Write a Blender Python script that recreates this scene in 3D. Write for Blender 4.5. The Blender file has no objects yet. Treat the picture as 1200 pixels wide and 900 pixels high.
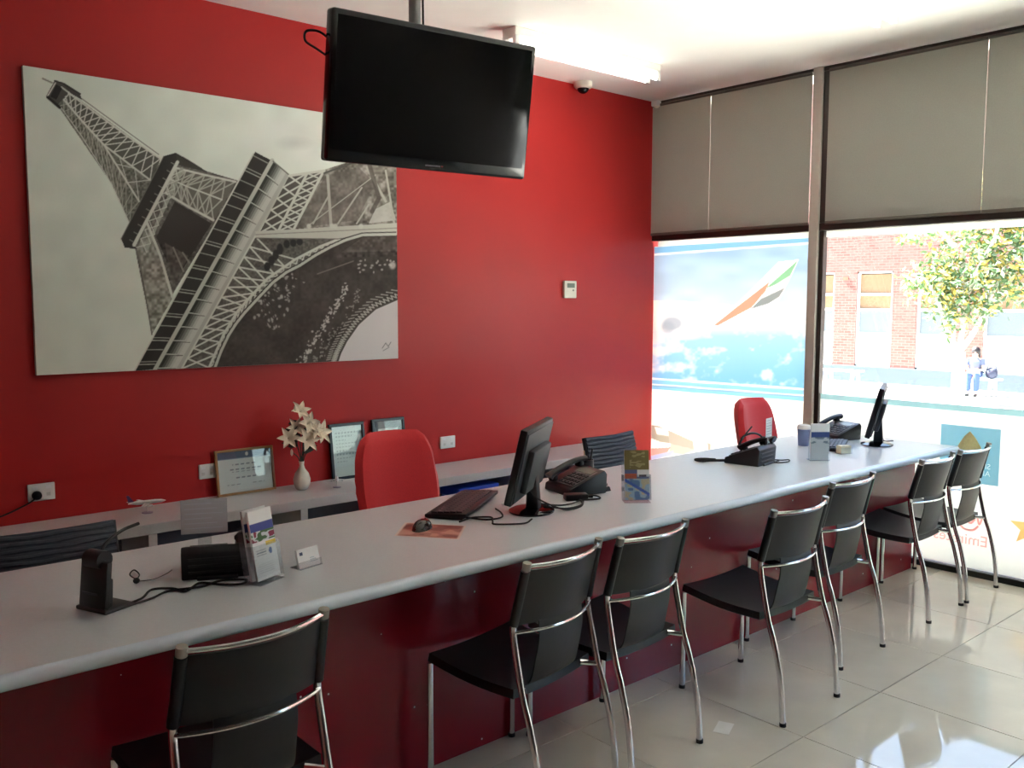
import bpy, bmesh, math, random
import numpy as np
from mathutils import Vector, Matrix

random.seed(7); RNG = np.random.default_rng(7)
S = bpy.context.scene
C = S.collection
PI = math.pi
R = math.radians

# ------------------------------------------------------------------ camera
CAM = np.array([-5.615, -4.684, 1.633]); YAW, PITCH, ROLL, FPX = 0.7223, -0.0900, 0.0024, 1063.57
_f = np.array([math.sin(YAW)*math.cos(PITCH), math.cos(YAW)*math.cos(PITCH), math.sin(PITCH)])
_r0 = np.array([math.cos(YAW), -math.sin(YAW), 0.0]); _u0 = np.cross(_r0, _f)
_r = _r0*math.cos(ROLL) + _u0*math.sin(ROLL); _u = -_r0*math.sin(ROLL) + _u0*math.cos(ROLL)
cd = bpy.data.cameras.new('camera'); cam = bpy.data.objects.new('camera', cd); C.objects.link(cam)
cd.sensor_width = 36; cd.lens = FPX/1200*36; cd.clip_start = .05; cd.clip_end = 300
m = Matrix(((_r[0], _u[0], -_f[0], CAM[0]), (_r[1], _u[1], -_f[1], CAM[1]), (_r[2], _u[2], -_f[2], CAM[2]), (0, 0, 0, 1)))
cam.matrix_world = m
S.camera = cam

# ------------------------------------------------------------------ world, sun, exposure
def lin(c):
    c = np.asarray(c, float)/255.0
    return np.where(c <= .04045, c/12.92, ((c+.055)/1.055)**2.4)
W = bpy.data.worlds.new('sky'); S.world = W; W.use_nodes = True
nt = W.node_tree; nt.nodes.clear()
sky = nt.nodes.new('ShaderNodeTexSky'); sky.sky_type = 'NISHITA'; sky.sun_disc = False
sky.sun_elevation = R(53); sky.sun_rotation = R(0); sky.air_density = 1.0; sky.dust_density = 2.0; sky.ozone_density = 1.0
bg = nt.nodes.new('ShaderNodeBackground'); bg.inputs['Strength'].default_value = 0.36
wo = nt.nodes.new('ShaderNodeOutputWorld')
nt.links.new(sky.outputs[0], bg.inputs[0]); nt.links.new(bg.outputs[0], wo.inputs[0])
sl = bpy.data.lights.new('sun', 'SUN'); sl.energy = 28.0; sl.angle = R(.6); sl.color = (1, .97, .92)
sun = bpy.data.objects.new('sun', sl); C.objects.link(sun)
sun.rotation_euler = Vector((0.05, -0.60, -0.80)).to_track_quat('-Z', 'Y').to_euler()
for pname, loc, rot, sx, sy in (('window_portal', (.45, -3.7, 1.6), (0, R(90), 0), 3.3, 7.6),):
    al = bpy.data.lights.new(pname, 'AREA'); al.shape = 'RECTANGLE'; al.size = sx; al.size_y = sy; al.cycles.is_portal = True
    ao = bpy.data.objects.new(pname, al); C.objects.link(ao); ao.location = loc; ao.rotation_euler = rot
vs = S.view_settings
vs.view_transform = 'Standard'; vs.look = 'None'; vs.gamma = 1.0; vs.use_curve_mapping = False; vs.exposure = 1.88
S.cycles.max_bounces = 10; S.cycles.diffuse_bounces = 5; S.cycles.transmission_bounces = 8; S.cycles.transparent_max_bounces = 16
S.cycles.sample_clamp_indirect = 8.0; S.cycles.caustics_reflective = False; S.cycles.caustics_refractive = False

# ------------------------------------------------------------------ image point -> point on a real plane of the room
def ray(x, y): return _f + _r*(x-600)/FPX - _u*(y-450)/FPX
def onz(x, y, z): k = ray(x, y); return CAM + k*((z-CAM[2])/k[2])
def onx(x, y, X): k = ray(x, y); return CAM + k*((X-CAM[0])/k[0])
def ony(x, y, Y): k = ray(x, y); return CAM + k*((Y-CAM[1])/k[1])
def project(P):
    v = np.asarray(P) - CAM; z = v @ _f
    return 600 + FPX*(v @ _r)/z, 450 - FPX*(v @ _u)/z

# ------------------------------------------------------------------ materials
MATS = {}
def mat(name, rgb, rough=.5, metal=0.0, var=.05, scale=25, spec=.5, coat=0.0, bump=0.0, trans=0.0, sheen=0.0):
    if name in MATS: return MATS[name]
    M = bpy.data.materials.new(name); M.use_nodes = True; t = M.node_tree; b = t.nodes['Principled BSDF']
    c = lin(rgb)
    tc = t.nodes.new('ShaderNodeTexCoord'); no = t.nodes.new('ShaderNodeTexNoise'); no.inputs['Scale'].default_value = scale; no.inputs['Detail'].default_value = 4
    t.links.new(tc.outputs['Object'], no.inputs['Vector'])
    cr = t.nodes.new('ShaderNodeValToRGB')
    cr.color_ramp.elements[0].position = .3; cr.color_ramp.elements[1].position = .7
    cr.color_ramp.elements[0].color = (*np.clip(c*(1-var), 0, 1), 1); cr.color_ramp.elements[1].color = (*np.clip(c*(1+var), 0, 1), 1)
    t.links.new(no.outputs['Fac'], cr.inputs['Fac']); t.links.new(cr.outputs['Color'], b.inputs['Base Color'])
    b.inputs['Roughness'].default_value = rough; b.inputs['Metallic'].default_value = metal
    b.inputs['Specular IOR Level'].default_value = spec; b.inputs['Coat Weight'].default_value = coat
    b.inputs['Coat Roughness'].default_value = .05; b.inputs['Sheen Weight'].default_value = sheen
    if bump:
        bp = t.nodes.new('ShaderNodeBump'); bp.inputs['Strength'].default_value = bump; bp.inputs['Distance'].default_value = .002
        t.links.new(no.outputs['Fac'], bp.inputs['Height']); t.links.new(bp.outputs['Normal'], b.inputs['Normal'])
    if trans:
        out = t.nodes['Material Output']; tr = t.nodes.new('ShaderNodeBsdfTranslucent'); mx = t.nodes.new('ShaderNodeMixShader')
        t.links.new(cr.outputs['Color'], tr.inputs['Color']); mx.inputs[0].default_value = trans
        t.links.new(b.outputs[0], mx.inputs[1]); t.links.new(tr.outputs[0], mx.inputs[2]); t.links.new(mx.outputs[0], out.inputs['Surface'])
    MATS[name] = M
    return M
def glass_mat(name, tint=(255, 255, 255), refl=.05, rough=0.0, haze=0.0):
    if name in MATS: return MATS[name]
    M = bpy.data.materials.new(name); M.use_nodes = True; t = M.node_tree; t.nodes.remove(t.nodes['Principled BSDF'])
    out = t.nodes['Material Output']
    tr = t.nodes.new('ShaderNodeBsdfTransparent'); tr.inputs[0].default_value = (*lin(tint), 1)
    gl = t.nodes.new('ShaderNodeBsdfGlossy'); gl.inputs['Roughness'].default_value = rough
    lw = t.nodes.new('ShaderNodeLayerWeight'); lw.inputs['Blend'].default_value = .5
    pw = t.nodes.new('ShaderNodeMath'); pw.operation = 'POWER'; pw.inputs[1].default_value = 5.0; t.links.new(lw.outputs['Facing'], pw.inputs[0])
    fr = t.nodes.new('ShaderNodeMath'); fr.operation = 'MULTIPLY_ADD'; fr.inputs[1].default_value = .9; fr.inputs[2].default_value = .04; t.links.new(pw.outputs[0], fr.inputs[0])
    mx = t.nodes.new('ShaderNodeMixShader'); t.links.new(fr.outputs[0], mx.inputs[0]); t.links.new(tr.outputs[0], mx.inputs[1]); t.links.new(gl.outputs[0], mx.inputs[2])
    last = mx
    if haze:
        df = t.nodes.new('ShaderNodeBsdfTranslucent'); df.inputs[0].default_value = (.9, .93, .95, 1)
        d2 = t.nodes.new('ShaderNodeBsdfDiffuse'); d2.inputs[0].default_value = (.8, .84, .87, 1)
        ma = t.nodes.new('ShaderNodeMixShader'); ma.inputs[0].default_value = .5; t.links.new(df.outputs[0], ma.inputs[1]); t.links.new(d2.outputs[0], ma.inputs[2])
        m2 = t.nodes.new('ShaderNodeMixShader'); m2.inputs[0].default_value = haze; t.links.new(mx.outputs[0], m2.inputs[1]); t.links.new(ma.outputs[0], m2.inputs[2]); last = m2
    t.links.new(last.outputs[0], out.inputs['Surface']); MATS[name] = M
    return M
def print_mat(name, rough=.5, trans=0.0, spec=.3):
    if name in MATS: return MATS[name]
    M = bpy.data.materials.new(name); M.use_nodes = True; t = M.node_tree; b = t.nodes['Principled BSDF']
    a = t.nodes.new('ShaderNodeAttribute'); a.attribute_name = 'ink'
    t.links.new(a.outputs['Color'], b.inputs['Base Color']); b.inputs['Roughness'].default_value = rough; b.inputs['Specular IOR Level'].default_value = spec
    if trans:
        out = t.nodes['Material Output']; tr = t.nodes.new('ShaderNodeBsdfTranslucent'); mx = t.nodes.new('ShaderNodeMixShader'); mx.inputs[0].default_value = trans
        t.links.new(a.outputs['Color'], tr.inputs['Color']); t.links.new(b.outputs[0], mx.inputs[1]); t.links.new(tr.outputs[0], mx.inputs[2]); t.links.new(mx.outputs[0], out.inputs['Surface'])
    MATS[name] = M
    return M
def glitter_mat():
    M = bpy.data.materials.new('red_glitter_laminate'); M.use_nodes = True; t = M.node_tree; b = t.nodes['Principled BSDF']
    tc = t.nodes.new('ShaderNodeTexCoord'); vo = t.nodes.new('ShaderNodeTexVoronoi'); vo.inputs['Scale'].default_value = 30
    t.links.new(tc.outputs['Object'], vo.inputs['Vector'])
    lt = t.nodes.new('ShaderNodeMath'); lt.operation = 'LESS_THAN'; lt.inputs[1].default_value = .12; t.links.new(vo.outputs['Distance'], lt.inputs[0])
    sx = t.nodes.new('ShaderNodeSeparateColor'); t.links.new(vo.outputs['Color'], sx.inputs[0])
    gt = t.nodes.new('ShaderNodeMath'); gt.operation = 'GREATER_THAN'; gt.inputs[1].default_value = .93; t.links.new(sx.outputs[0], gt.inputs[0])
    mu = t.nodes.new('ShaderNodeMath'); mu.operation = 'MULTIPLY'; t.links.new(lt.outputs[0], mu.inputs[0]); t.links.new(gt.outputs[0], mu.inputs[1])
    mx = t.nodes.new('ShaderNodeMix'); mx.data_type = 'RGBA'; mx.inputs['A'].default_value = (*lin((128, 18, 34)), 1); mx.inputs['B'].default_value = (.85, .8, .8, 1)
    t.links.new(mu.outputs[0], mx.inputs['Factor']); t.links.new(mx.outputs['Result'], b.inputs['Base Color'])
    b.inputs['Roughness'].default_value = .24; b.inputs['Specular IOR Level'].default_value = .4; b.inputs['Coat Weight'].default_value = .12; b.inputs['Coat Roughness'].default_value = .06
    MATS['glitter'] = M
    return M
def brick_mat():
    M = bpy.data.materials.new('far_brickwork'); M.use_nodes = True; t = M.node_tree; b = t.nodes['Principled BSDF']
    tc = t.nodes.new('ShaderNodeTexCoord'); sp = t.nodes.new('ShaderNodeSeparateXYZ'); mp = t.nodes.new('ShaderNodeCombineXYZ'); t.links.new(tc.outputs['Object'], sp.inputs[0]); t.links.new(sp.outputs['Y'], mp.inputs['X']); t.links.new(sp.outputs['Z'], mp.inputs['Y'])
    br = t.nodes.new('ShaderNodeTexBrick'); br.inputs['Scale'].default_value = 1.0; br.inputs['Brick Width'].default_value = .24; br.inputs['Row Height'].default_value = .086; br.inputs['Mortar Size'].default_value = .01
    br.inputs['Color1'].default_value = (*lin((128, 86, 79)), 1); br.inputs['Color2'].default_value = (*lin((110, 70, 63)), 1); br.inputs['Mortar'].default_value = (*lin((130, 104, 97)), 1)
    t.links.new(mp.outputs[0], br.inputs['Vector']); t.links.new(br.outputs['Color'], b.inputs['Base Color']); b.inputs['Roughness'].default_value = .9
    MATS['brick'] = M
    return M

RED = mat('red_wall_paint', (180, 42, 41), .4, var=.03, scale=3, spec=.3)
WHITE = mat('white_paint', (245, 244, 239), .7, var=.02, scale=4)
GREYP = mat('grey_painted_metal', (186, 180, 170), .45, var=.03)
DARKF = mat('dark_bronze_frame', (44, 34, 28), .4, var=.06)
BLACKV = mat('black_vinyl', (20, 20, 24), .4, var=.1, scale=60, bump=.15)
CHROME = mat('chrome', (225, 225, 228), .12, metal=1, var=.02)
CAPM = mat('grey_plastic_cap', (150, 146, 140), .35)
RUBBER = mat('black_rubber', (22, 22, 22), .7)
BLACKP = mat('black_plastic', (24, 24, 27), .38, var=.08)
DGREYP = mat('charcoal_plastic', (52, 54, 60), .42, var=.06)
GLOSSB = mat('gloss_black_plastic', (12, 12, 14), .1, var=.02)
LAMINATE = mat('grey_laminate', (198, 203, 208), .28, var=.03, scale=120)
LAMEDGE = mat('pale_edge_band', (210, 222, 236), .2, var=.02)
SHELFW = mat('grey_shelf_laminate', (190, 188, 190), .35, var=.03, scale=90)
SHELFD = mat('slate_shelf_interior', (86, 90, 104), .6, var=.05)
REDF = mat('red_fabric', (206, 36, 42), .85, var=.07, scale=200, sheen=.3, bump=.2)
RIBF = mat('charcoal_ribbed_fabric', (56, 62, 72), .6, var=.1, scale=80)
TILE = mat('polished_porcelain', (206, 200, 186), .045, var=.05, scale=5, spec=.6)
GROUT = mat('dark_grout', (96, 90, 80), .8)
IVORY = mat('ivory_plastic', (226, 222, 206), .4, var=.02)
WPLAST = mat('white_plastic', (230, 230, 228), .4, var=.02)
PAPER = mat('white_paper', (236, 238, 240), .7, var=.02)
CLEAR = glass_mat('clear_glass', (250, 253, 251))
ACRYL = glass_mat('clear_acrylic', (245, 248, 250), haze=.06)
HAZYACR = glass_mat('hazy_acrylic_sheet', (225, 232, 240), haze=.45)
GLITTER = glitter_mat()

# ------------------------------------------------------------------ mesh helpers
class MB:
    def __init__(s): s.bm = bmesh.new()
    def _merge(s, b, M=None):
        me = bpy.data.meshes.new('tmp'); b.to_mesh(me); b.free()
        if M is not None: me.transform(M)
        s.bm.from_mesh(me); bpy.data.meshes.remove(me); return s
    def box(s, x0, x1, y0, y1, z0, z1, bev=0.0, seg=2, M=None):
        b = bmesh.new(); bmesh.ops.create_cube(b, size=1)
        for v in b.verts: v.co = Vector(((x0+x1)/2+v.co.x*(x1-x0), (y0+y1)/2+v.co.y*(y1-y0), (z0+z1)/2+v.co.z*(z1-z0)))
        if bev: bmesh.ops.bevel(b, geom=b.edges[:], offset=bev, segments=seg, profile=.5, affect='EDGES')
        return s._merge(b, M)
    def tube(s, pts, r, n=8, M=None, radii=None, closed=False):
        b = bmesh.new(); pts = [Vector(p) for p in pts]; L = len(pts); rings = []
        up = None
        for i, p in enumerate(pts):
            if closed: d = (pts[(i+1) % L]-pts[i-1]).normalized()
            else: d = (pts[min(i+1, L-1)]-pts[max(i-1, 0)]).normalized()
            if up is None:
                a = Vector((0, 0, 1)) if abs(d.z) < .9 else Vector((1, 0, 0)); up = (a - d*a.dot(d)).normalized()
            else:
                up = up - d*up.dot(d); up = up.normalized() if up.length > 1e-6 else d.orthogonal().normalized()
            sd = d.cross(up); rr = radii[i] if radii else r
            rings.append([b.verts.new(p + (up*math.cos(2*PI*k/n)+sd*math.sin(2*PI*k/n))*rr) for k in range(n)])
        for i in range(L if closed else L-1):
            A, B = rings[i], rings[(i+1) % L]
            for k in range(n): b.faces.new((A[k], A[(k+1) % n], B[(k+1) % n], B[k]))
        if not closed: b.faces.new(rings[0][::-1]); b.faces.new(rings[-1])
        bmesh.ops.recalc_face_normals(b, faces=b.faces[:])
        return s._merge(b, M)
    def lathe(s, prof, n=20, M=None):
        b = bmesh.new(); rings = []
        for r, z in prof:
            rings.append([b.verts.new((max(r, 1e-4)*math.cos(2*PI*k/n), max(r, 1e-4)*math.sin(2*PI*k/n), z)) for k in range(n)])
        for A, B in zip(rings, rings[1:]):
            for k in range(n): b.faces.new((A[k], A[(k+1) % n], B[(k+1) % n], B[k]))
        b.faces.new(rings[0][::-1]); b.faces.new(rings[-1])
        bmesh.ops.recalc_face_normals(b, faces=b.faces[:])
        return s._merge(b, M)
    def prism(s, prof, a0, a1, axis='x', bev=0.0, M=None):       # prof = closed polygon in the two other axes
        b = bmesh.new()
        def mk(p, a): return {'x': (a, p[0], p[1]), 'y': (p[0], a, p[1]), 'z': (p[0], p[1], a)}[axis]
        A = [b.verts.new(mk(p, a0)) for p in prof]; B = [b.verts.new(mk(p, a1)) for p in prof]; n = len(prof)
        for k in range(n): b.faces.new((A[k], A[(k+1) % n], B[(k+1) % n], B[k]))
        b.faces.new(A[::-1]); b.faces.new(B)
        bmesh.ops.recalc_face_normals(b, faces=b.faces[:])
        if bev: bmesh.ops.bevel(b, geom=b.edges[:], offset=bev, segments=2, profile=.5, affect='EDGES')
        return s._merge(b, M)
    def sheet(s, fn, nu, nv, th=0.0, M=None):                    # fn(u,v)->point; thickness along the normal
        b = bmesh.new(); V = [[b.verts.new(fn(i/nu, j/nv)) for j in range(nv+1)] for i in range(nu+1)]
        for i in range(nu):
            for j in range(nv): b.faces.new((V[i][j], V[i+1][j], V[i+1][j+1], V[i][j+1]))
        if th:
            bmesh.ops.recalc_face_normals(b, faces=b.faces[:])
            bmesh.ops.solidify(b, geom=b.faces[:], thickness=th)
            bmesh.ops.recalc_face_normals(b, faces=b.faces[:])
        return s._merge(b, M)
    def flat(s, pts):                                            # one thin flat film outline
        s.bm.faces.new([s.bm.verts.new(p) for p in pts]); return s
    def film(s, y0, y1, z0, z1, x=0.0): return s.flat([(x, y0, z0), (x, y0, z1), (x, y1, z1), (x, y1, z0)])
    def sphere(s, c, r, sc=(1, 1, 1), u=14, v=8, M=None):
        b = bmesh.new(); bmesh.ops.create_uvsphere(b, u_segments=u, v_segments=v, radius=r)
        for w in b.verts: w.co = Vector((c[0]+w.co.x*sc[0], c[1]+w.co.y*sc[1], c[2]+w.co.z*sc[2]))
        return s._merge(b, M)
    def build(s, name, material, parent=None, smooth=True, loc=None, rot=None):
        me = bpy.data.meshes.new(name); s.bm.to_mesh(me); s.bm.free()
        if smooth:
            me.polygons.foreach_set('use_smooth', [True]*len(me.polygons))
            try: me.set_sharp_from_angle(angle=R(38))
            except Exception: pass
        me.materials.append(material)
        o = bpy.data.objects.new(name, me); C.objects.link(o)
        if parent is not None: o.parent = parent
        if loc is not None: o.location = loc
        if rot is not None: o.rotation_euler = rot
        return o
def tag(o, label=None, cat=None, group=None, kind=None):
    if label: o['label'] = label
    if cat: o['category'] = cat
    if group: o['group'] = group
    if kind: o['kind'] = kind
    return o
def thing(name, label, cat, loc=(0, 0, 0), rz=0.0, group=None, rot=None):
    o = bpy.data.objects.new(name, None); C.objects.link(o); o.empty_display_size = .1
    o.location = loc; o.rotation_euler = rot if rot else (0, 0, rz)
    return tag(o, label, cat, group)
def copy_tree(o, parent=None):
    c = o.copy(); C.objects.link(c); c.parent = parent
    for ch in list(o.children): copy_tree(ch, c)
    return c
def smooth_path(pts, n=6):
    P = [Vector(p) for p in pts]; P = [P[0]*2-P[1]]+P+[P[-1]*2-P[-2]]; out = []
    for i in range(1, len(P)-2):
        for k in range(n):
            t = k/n; a, b, c, d = P[i-1], P[i], P[i+1], P[i+2]
            out.append(.5*((2*b)+(c-a)*t+(2*a-5*b+4*c-d)*t*t+(3*b-3*c+d-a)*t**3))
    return out+[P[-2]]

# ---- flat print: a colour canvas sampled onto a fine grid of vertices
class Canvas:
    def __init__(s, x0, y0, x1, y1, sc, rgb):
        s.x0, s.y0, s.sc = x0, y0, sc; s.w = int((x1-x0)*sc); s.h = int((y1-y0)*sc)
        s.a = np.ones((s.h, s.w, 3))*np.asarray(rgb, float)
        s.X, s.Y = np.meshgrid(x0+(np.arange(s.w)+.5)/sc, y0+(np.arange(s.h)+.5)/sc)
    def _bb(s, pts, pad):
        p = np.asarray(pts, float); lo = p.min(0)-pad; hi = p.max(0)+pad
        i0 = max(0, int((lo[1]-s.y0)*s.sc)); i1 = min(s.h, int((hi[1]-s.y0)*s.sc)+1); j0 = max(0, int((lo[0]-s.x0)*s.sc)); j1 = min(s.w, int((hi[0]-s.x0)*s.sc)+1)
        return slice(i0, max(i0, i1)), slice(j0, max(j0, j1))
    def mask(s, pts):
        bb = s._bb(pts, 1); X, Y = s.X[bb], s.Y[bb]; ins = np.zeros(X.shape, bool); n = len(pts)
        for k in range(n):
            (xa, ya), (xb, yb) = pts[k], pts[(k+1) % n]
            if ya == yb: continue
            c = ((ya > Y) != (yb > Y)) & (X < (xb-xa)*(Y-ya)/(yb-ya)+xa); ins ^= c
        return bb, ins
    def poly(s, pts, rgb, al=1.0):
        bb, m = s.mask(pts); A = s.a[bb]; A[m] = A[m]*(1-al)+np.asarray(rgb, float)*al
    def tint(s, pts, fn):                                         # fn(X,Y)->rgb arrays
        bb, m = s.mask(pts); A = s.a[bb]; A[m] = fn(s.X[bb][m], s.Y[bb][m])
    def line(s, pts, w, rgb, al=1.0):
        for p, q in zip(pts, pts[1:]):
            bb = s._bb([p, q], w+1); X, Y = s.X[bb], s.Y[bb]
            if X.size == 0: continue
            d = np.array([q[0]-p[0], q[1]-p[1]], float); L = d@d+1e-9
            t = np.clip(((X-p[0])*d[0]+(Y-p[1])*d[1])/L, 0, 1); D = np.hypot(X-p[0]-t*d[0], Y-p[1]-t*d[1])
            k = (np.clip((w/2-D)*s.sc*.7+.5, 0, 1)*al)[..., None]; s.a[bb] = s.a[bb]*(1-k)+np.asarray(rgb, float)*k
    def blob(s, x, y, rx, ry, rgb, al=1.0, soft=.5):
        bb = s._bb([(x-rx, y-ry), (x+rx, y+ry)], 1); X, Y = s.X[bb], s.Y[bb]
        D = np.hypot((X-x)/rx, (Y-y)/ry); k = (np.clip((1-D)/max(soft, .01), 0, 1)*al)[..., None]; s.a[bb] = s.a[bb]*(1-k)+np.asarray(rgb, float)*k
    def noise(s, pts, amp, cell, tintc=(1, 1, 1)):
        bb, m = s.mask(pts); X, Y = s.X[bb], s.Y[bb]
        n = vnoise(X/cell, Y/cell); A = s.a[bb]; A[m] = np.clip(A[m]+((n[m]-.5)*2*amp)[:, None]*np.asarray(tintc), 0, 255)
    def sample(s, x, y):
        j = np.clip((x-s.x0)*s.sc-.5, 0, s.w-1.001); i = np.clip((y-s.y0)*s.sc-.5, 0, s.h-1.001)
        j0 = j.astype(int); i0 = i.astype(int); fj = (j-j0)[..., None]; fi = (i-i0)[..., None]
        a = s.a
        return (a[i0, j0]*(1-fj)*(1-fi)+a[i0, j0+1]*fj*(1-fi)+a[i0+1, j0]*(1-fj)*fi+a[i0+1, j0+1]*fj*fi)
_T = RNG.random((512, 512))
def vnoise(x, y):
    xi = np.floor(x).astype(int); yi = np.floor(y).astype(int); fx = x-xi; fy = y-yi; fx = fx*fx*(3-2*fx); fy = fy*fy*(3-2*fy)
    g = lambda a, b: _T[a % 512, b % 512]
    return (g(xi, yi)*(1-fx)+g(xi+1, yi)*fx)*(1-fy)+(g(xi, yi+1)*(1-fx)+g(xi+1, yi+1)*fx)*fy
def print_sheet(name, p00, pu, pv, nu, nv, colfn, material, parent=None):
    """flat sheet p00 + u*pu + v*pv with one ink colour per vertex; colfn(u,v,P)->sRGB 0..255"""
    u, v = np.meshgrid(np.linspace(0, 1, nu+1), np.linspace(0, 1, nv+1), indexing='ij')
    P = np.asarray(p00)+u[..., None]*np.asarray(pu)+v[..., None]*np.asarray(pv)
    col = lin(np.clip(colfn(u, v, P), 0, 255)); V = P.reshape(-1, 3)
    i = np.arange((nu+1)*(nv+1)).reshape(nu+1, nv+1)
    F = np.stack([i[:-1, :-1], i[1:, :-1], i[1:, 1:], i[:-1, 1:]], -1).reshape(-1, 4)
    me = bpy.data.meshes.new(name)
    me.vertices.add(len(V)); me.vertices.foreach_set('co', V.astype(np.float32).ravel())
    me.loops.add(F.size); me.loops.foreach_set('vertex_index', F.astype(np.int32).ravel())
    me.polygons.add(len(F)); me.polygons.foreach_set('loop_start', (np.arange(len(F))*4).astype(np.int32))
    me.update(calc_edges=True); me.validate()
    at = me.attributes.new('ink', 'FLOAT_COLOR', 'POINT')
    at.data.foreach_set('color', np.concatenate([col.reshape(-1, 3), np.ones((len(V), 1))], 1).astype(np.float32).ravel())
    me.materials.append(material); o = bpy.data.objects.new(name, me); C.objects.link(o)
    if parent is not None: o.parent = parent
    return o
def text_mesh(name, body, size, M, material, parent=None, align='LEFT', extrude=0.0):
    cu = bpy.data.curves.new(name, 'FONT'); cu.body = body; cu.size = size; cu.align_x = align; cu.extrude = extrude; cu.resolution_u = 3
    t = bpy.data.objects.new(name+'_tmp', cu); C.objects.link(t); bpy.context.view_layer.update()
    me = bpy.data.meshes.new_from_object(t.evaluated_get(bpy.context.evaluated_depsgraph_get())); bpy.data.objects.remove(t); bpy.data.curves.remove(cu)
    me.transform(M); me.name = name; me.materials.clear(); me.materials.append(material)
    o = bpy.data.objects.new(name, me); C.objects.link(o)
    if parent is not None: o.parent = parent
    return o

# ================================================================== THE ROOM
ZT = 3.18                     # ceiling
X0, Y0 = -8.0, -7.6           # far left wall, rear wall behind the camera
def struct(name, b, material, label=None, smooth=False, parent=None):
    o = b.build(name, material, parent, smooth)
    if parent is None: tag(o, kind='structure')
    if label: o['label'] = label
    return o
floor = struct('floor', MB().box(X0, .12, Y0, .12, -.12, -.011), GROUT, 'polished beige porcelain tiled floor')
TX, TY, TS, GAP = -2.6087, -2.941, .6, .0022
mesh_cache = {}
xs = [TX+k*TS for k in range(-10, 6)]; ys = [TY+k*TS for k in range(-9, 6)]
for xa in xs:
    for ya in ys:
        x0, x1 = max(xa, X0)+GAP, min(xa+TS, -.002)-GAP; y0, y1 = max(ya, Y0)+GAP, min(ya+TS, -.002)-GAP
        if x1-x0 < .03 or y1-y0 < .03: continue
        key = (round(x1-x0, 4), round(y1-y0, 4))
        if key not in mesh_cache:
            mesh_cache[key] = MB().box(0, x1-x0, 0, y1-y0, -.011, 0)
            o = mesh_cache[key].build('tile', TILE, floor, False); mesh_cache[key] = o.data
        else:
            o = bpy.data.objects.new('tile', mesh_cache[key]); C.objects.link(o); o.parent = floor
        o.location = (x0, y0, 0)
struct('ceiling', MB().box(X0-.2, .35, Y0-.3, .2, ZT, ZT+.35), WHITE, 'white painted ceiling')
struct('wall_back', MB().box(X0-.2, .12, 0, .2, -.12, ZT), RED, 'red painted feature wall behind the counter')
struct('wall_left', MB().box(X0-.2, X0, Y0, 0, -.12, ZT), RED)
struct('wall_rear', MB().box(X0-.2, .12, Y0-.2, Y0, -.12, ZT), mat('taupe_paint', (58, 50, 46), .6))

# ---- street-side glazing, bays along x = 0
MULL = ((-1.44, -1.372), (-4.07, -4.0), (-6.67, -6.60))
BAYS = ((-1.372, 0.0), (-4.0, -1.44), (-6.6, -4.07), (Y0, -6.67))
for i, (a, bb_) in enumerate(MULL):
    o = struct('trim_%d' % (i+1), MB().box(-.045, .05, a, bb_, 0, ZT, bev=.004, seg=1), GREYP, 'pale grey vertical mullion between the shop windows')
for i, (ya, yb) in enumerate(BAYS):
    w = thing('window_%d' % (i+1), None, None, (0, (ya+yb)/2, 0)); tag(w, kind='structure'); h = (yb-ya)/2
    MB().box(.004, .012, -h, h, .036, ZT).build('glass_pane', CLEAR, w, False)
    MB().box(-.03, .04, -h, h, 2.112, 2.162, bev=.003, seg=1).build('transom', DARKF, w, False)
    MB().box(-.03, .04, -h, h, 3.152, ZT-.001, bev=.003, seg=1).build('head_frame', DARKF, w, False)
    MB().box(-.03, .04, -h, h, -.009, .035, bev=.003, seg=1).build('sill_frame', mat('black_sill', (20, 20, 22), .5), w, False)
    if i > 0:
        MB().box(-.022, .03, h-.032, h, .036, 2.11, bev=.002, seg=1).build('side_frame', DARKF, w, False)
        MB().box(-.026, .03, h-.044, h, 2.164, 3.15, bev=.002, seg=1).build('side_frame', DARKF, w, False)
    MB().box(.0, .03, -h, h-.04, 2.07, 2.11).build('glazing_bead', mat('white_bead', (236, 236, 232), .5, trans=.5), w, False)

# ---- roller blinds behind the upper lights
BLF = mat('blind_screen_fabric', (170, 171, 162), .8, var=.04, scale=140, trans=.24)
BTR = mat('blind_rail', (96, 92, 84), .5)
def blind(ya, yb, label, xoff=-.04):
    t = thing('roller_blind', label, 'blind', (xoff, (ya+yb)/2, 2.152), 0, 'roller blinds behind the upper window panes'); h = (yb-ya)/2
    MB().box(-.0008, .0008, -h, h, .012, .985).build('fabric', BLF, t, False)
    MB().box(-.006, .006, -h, h, .0, .02, bev=.003, seg=2).build('bottom_rail', BTR, t)
    MB().tube([(0, -h, .995), (0, h, .995)], .011, 10).build('roller', BTR, t)
    return t
blind(-.548, -.001, 'narrow brown-grey blind beside the red wall')
blind(-1.366, -.5505, 'brown-grey blind panel left of the pale mullion')
blind(-2.474, -1.488, 'large grey-green blind panel right of the pale mullion')
blind(-3.99, -2.4765, 'grey-green blind panel cut by the right picture edge')
blind(-6.59, -4.13, 'grey-green blind on the window beyond the right picture edge')
blind(-7.56, -6.73, 'narrow grey-green blind on the rearmost window')

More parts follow.
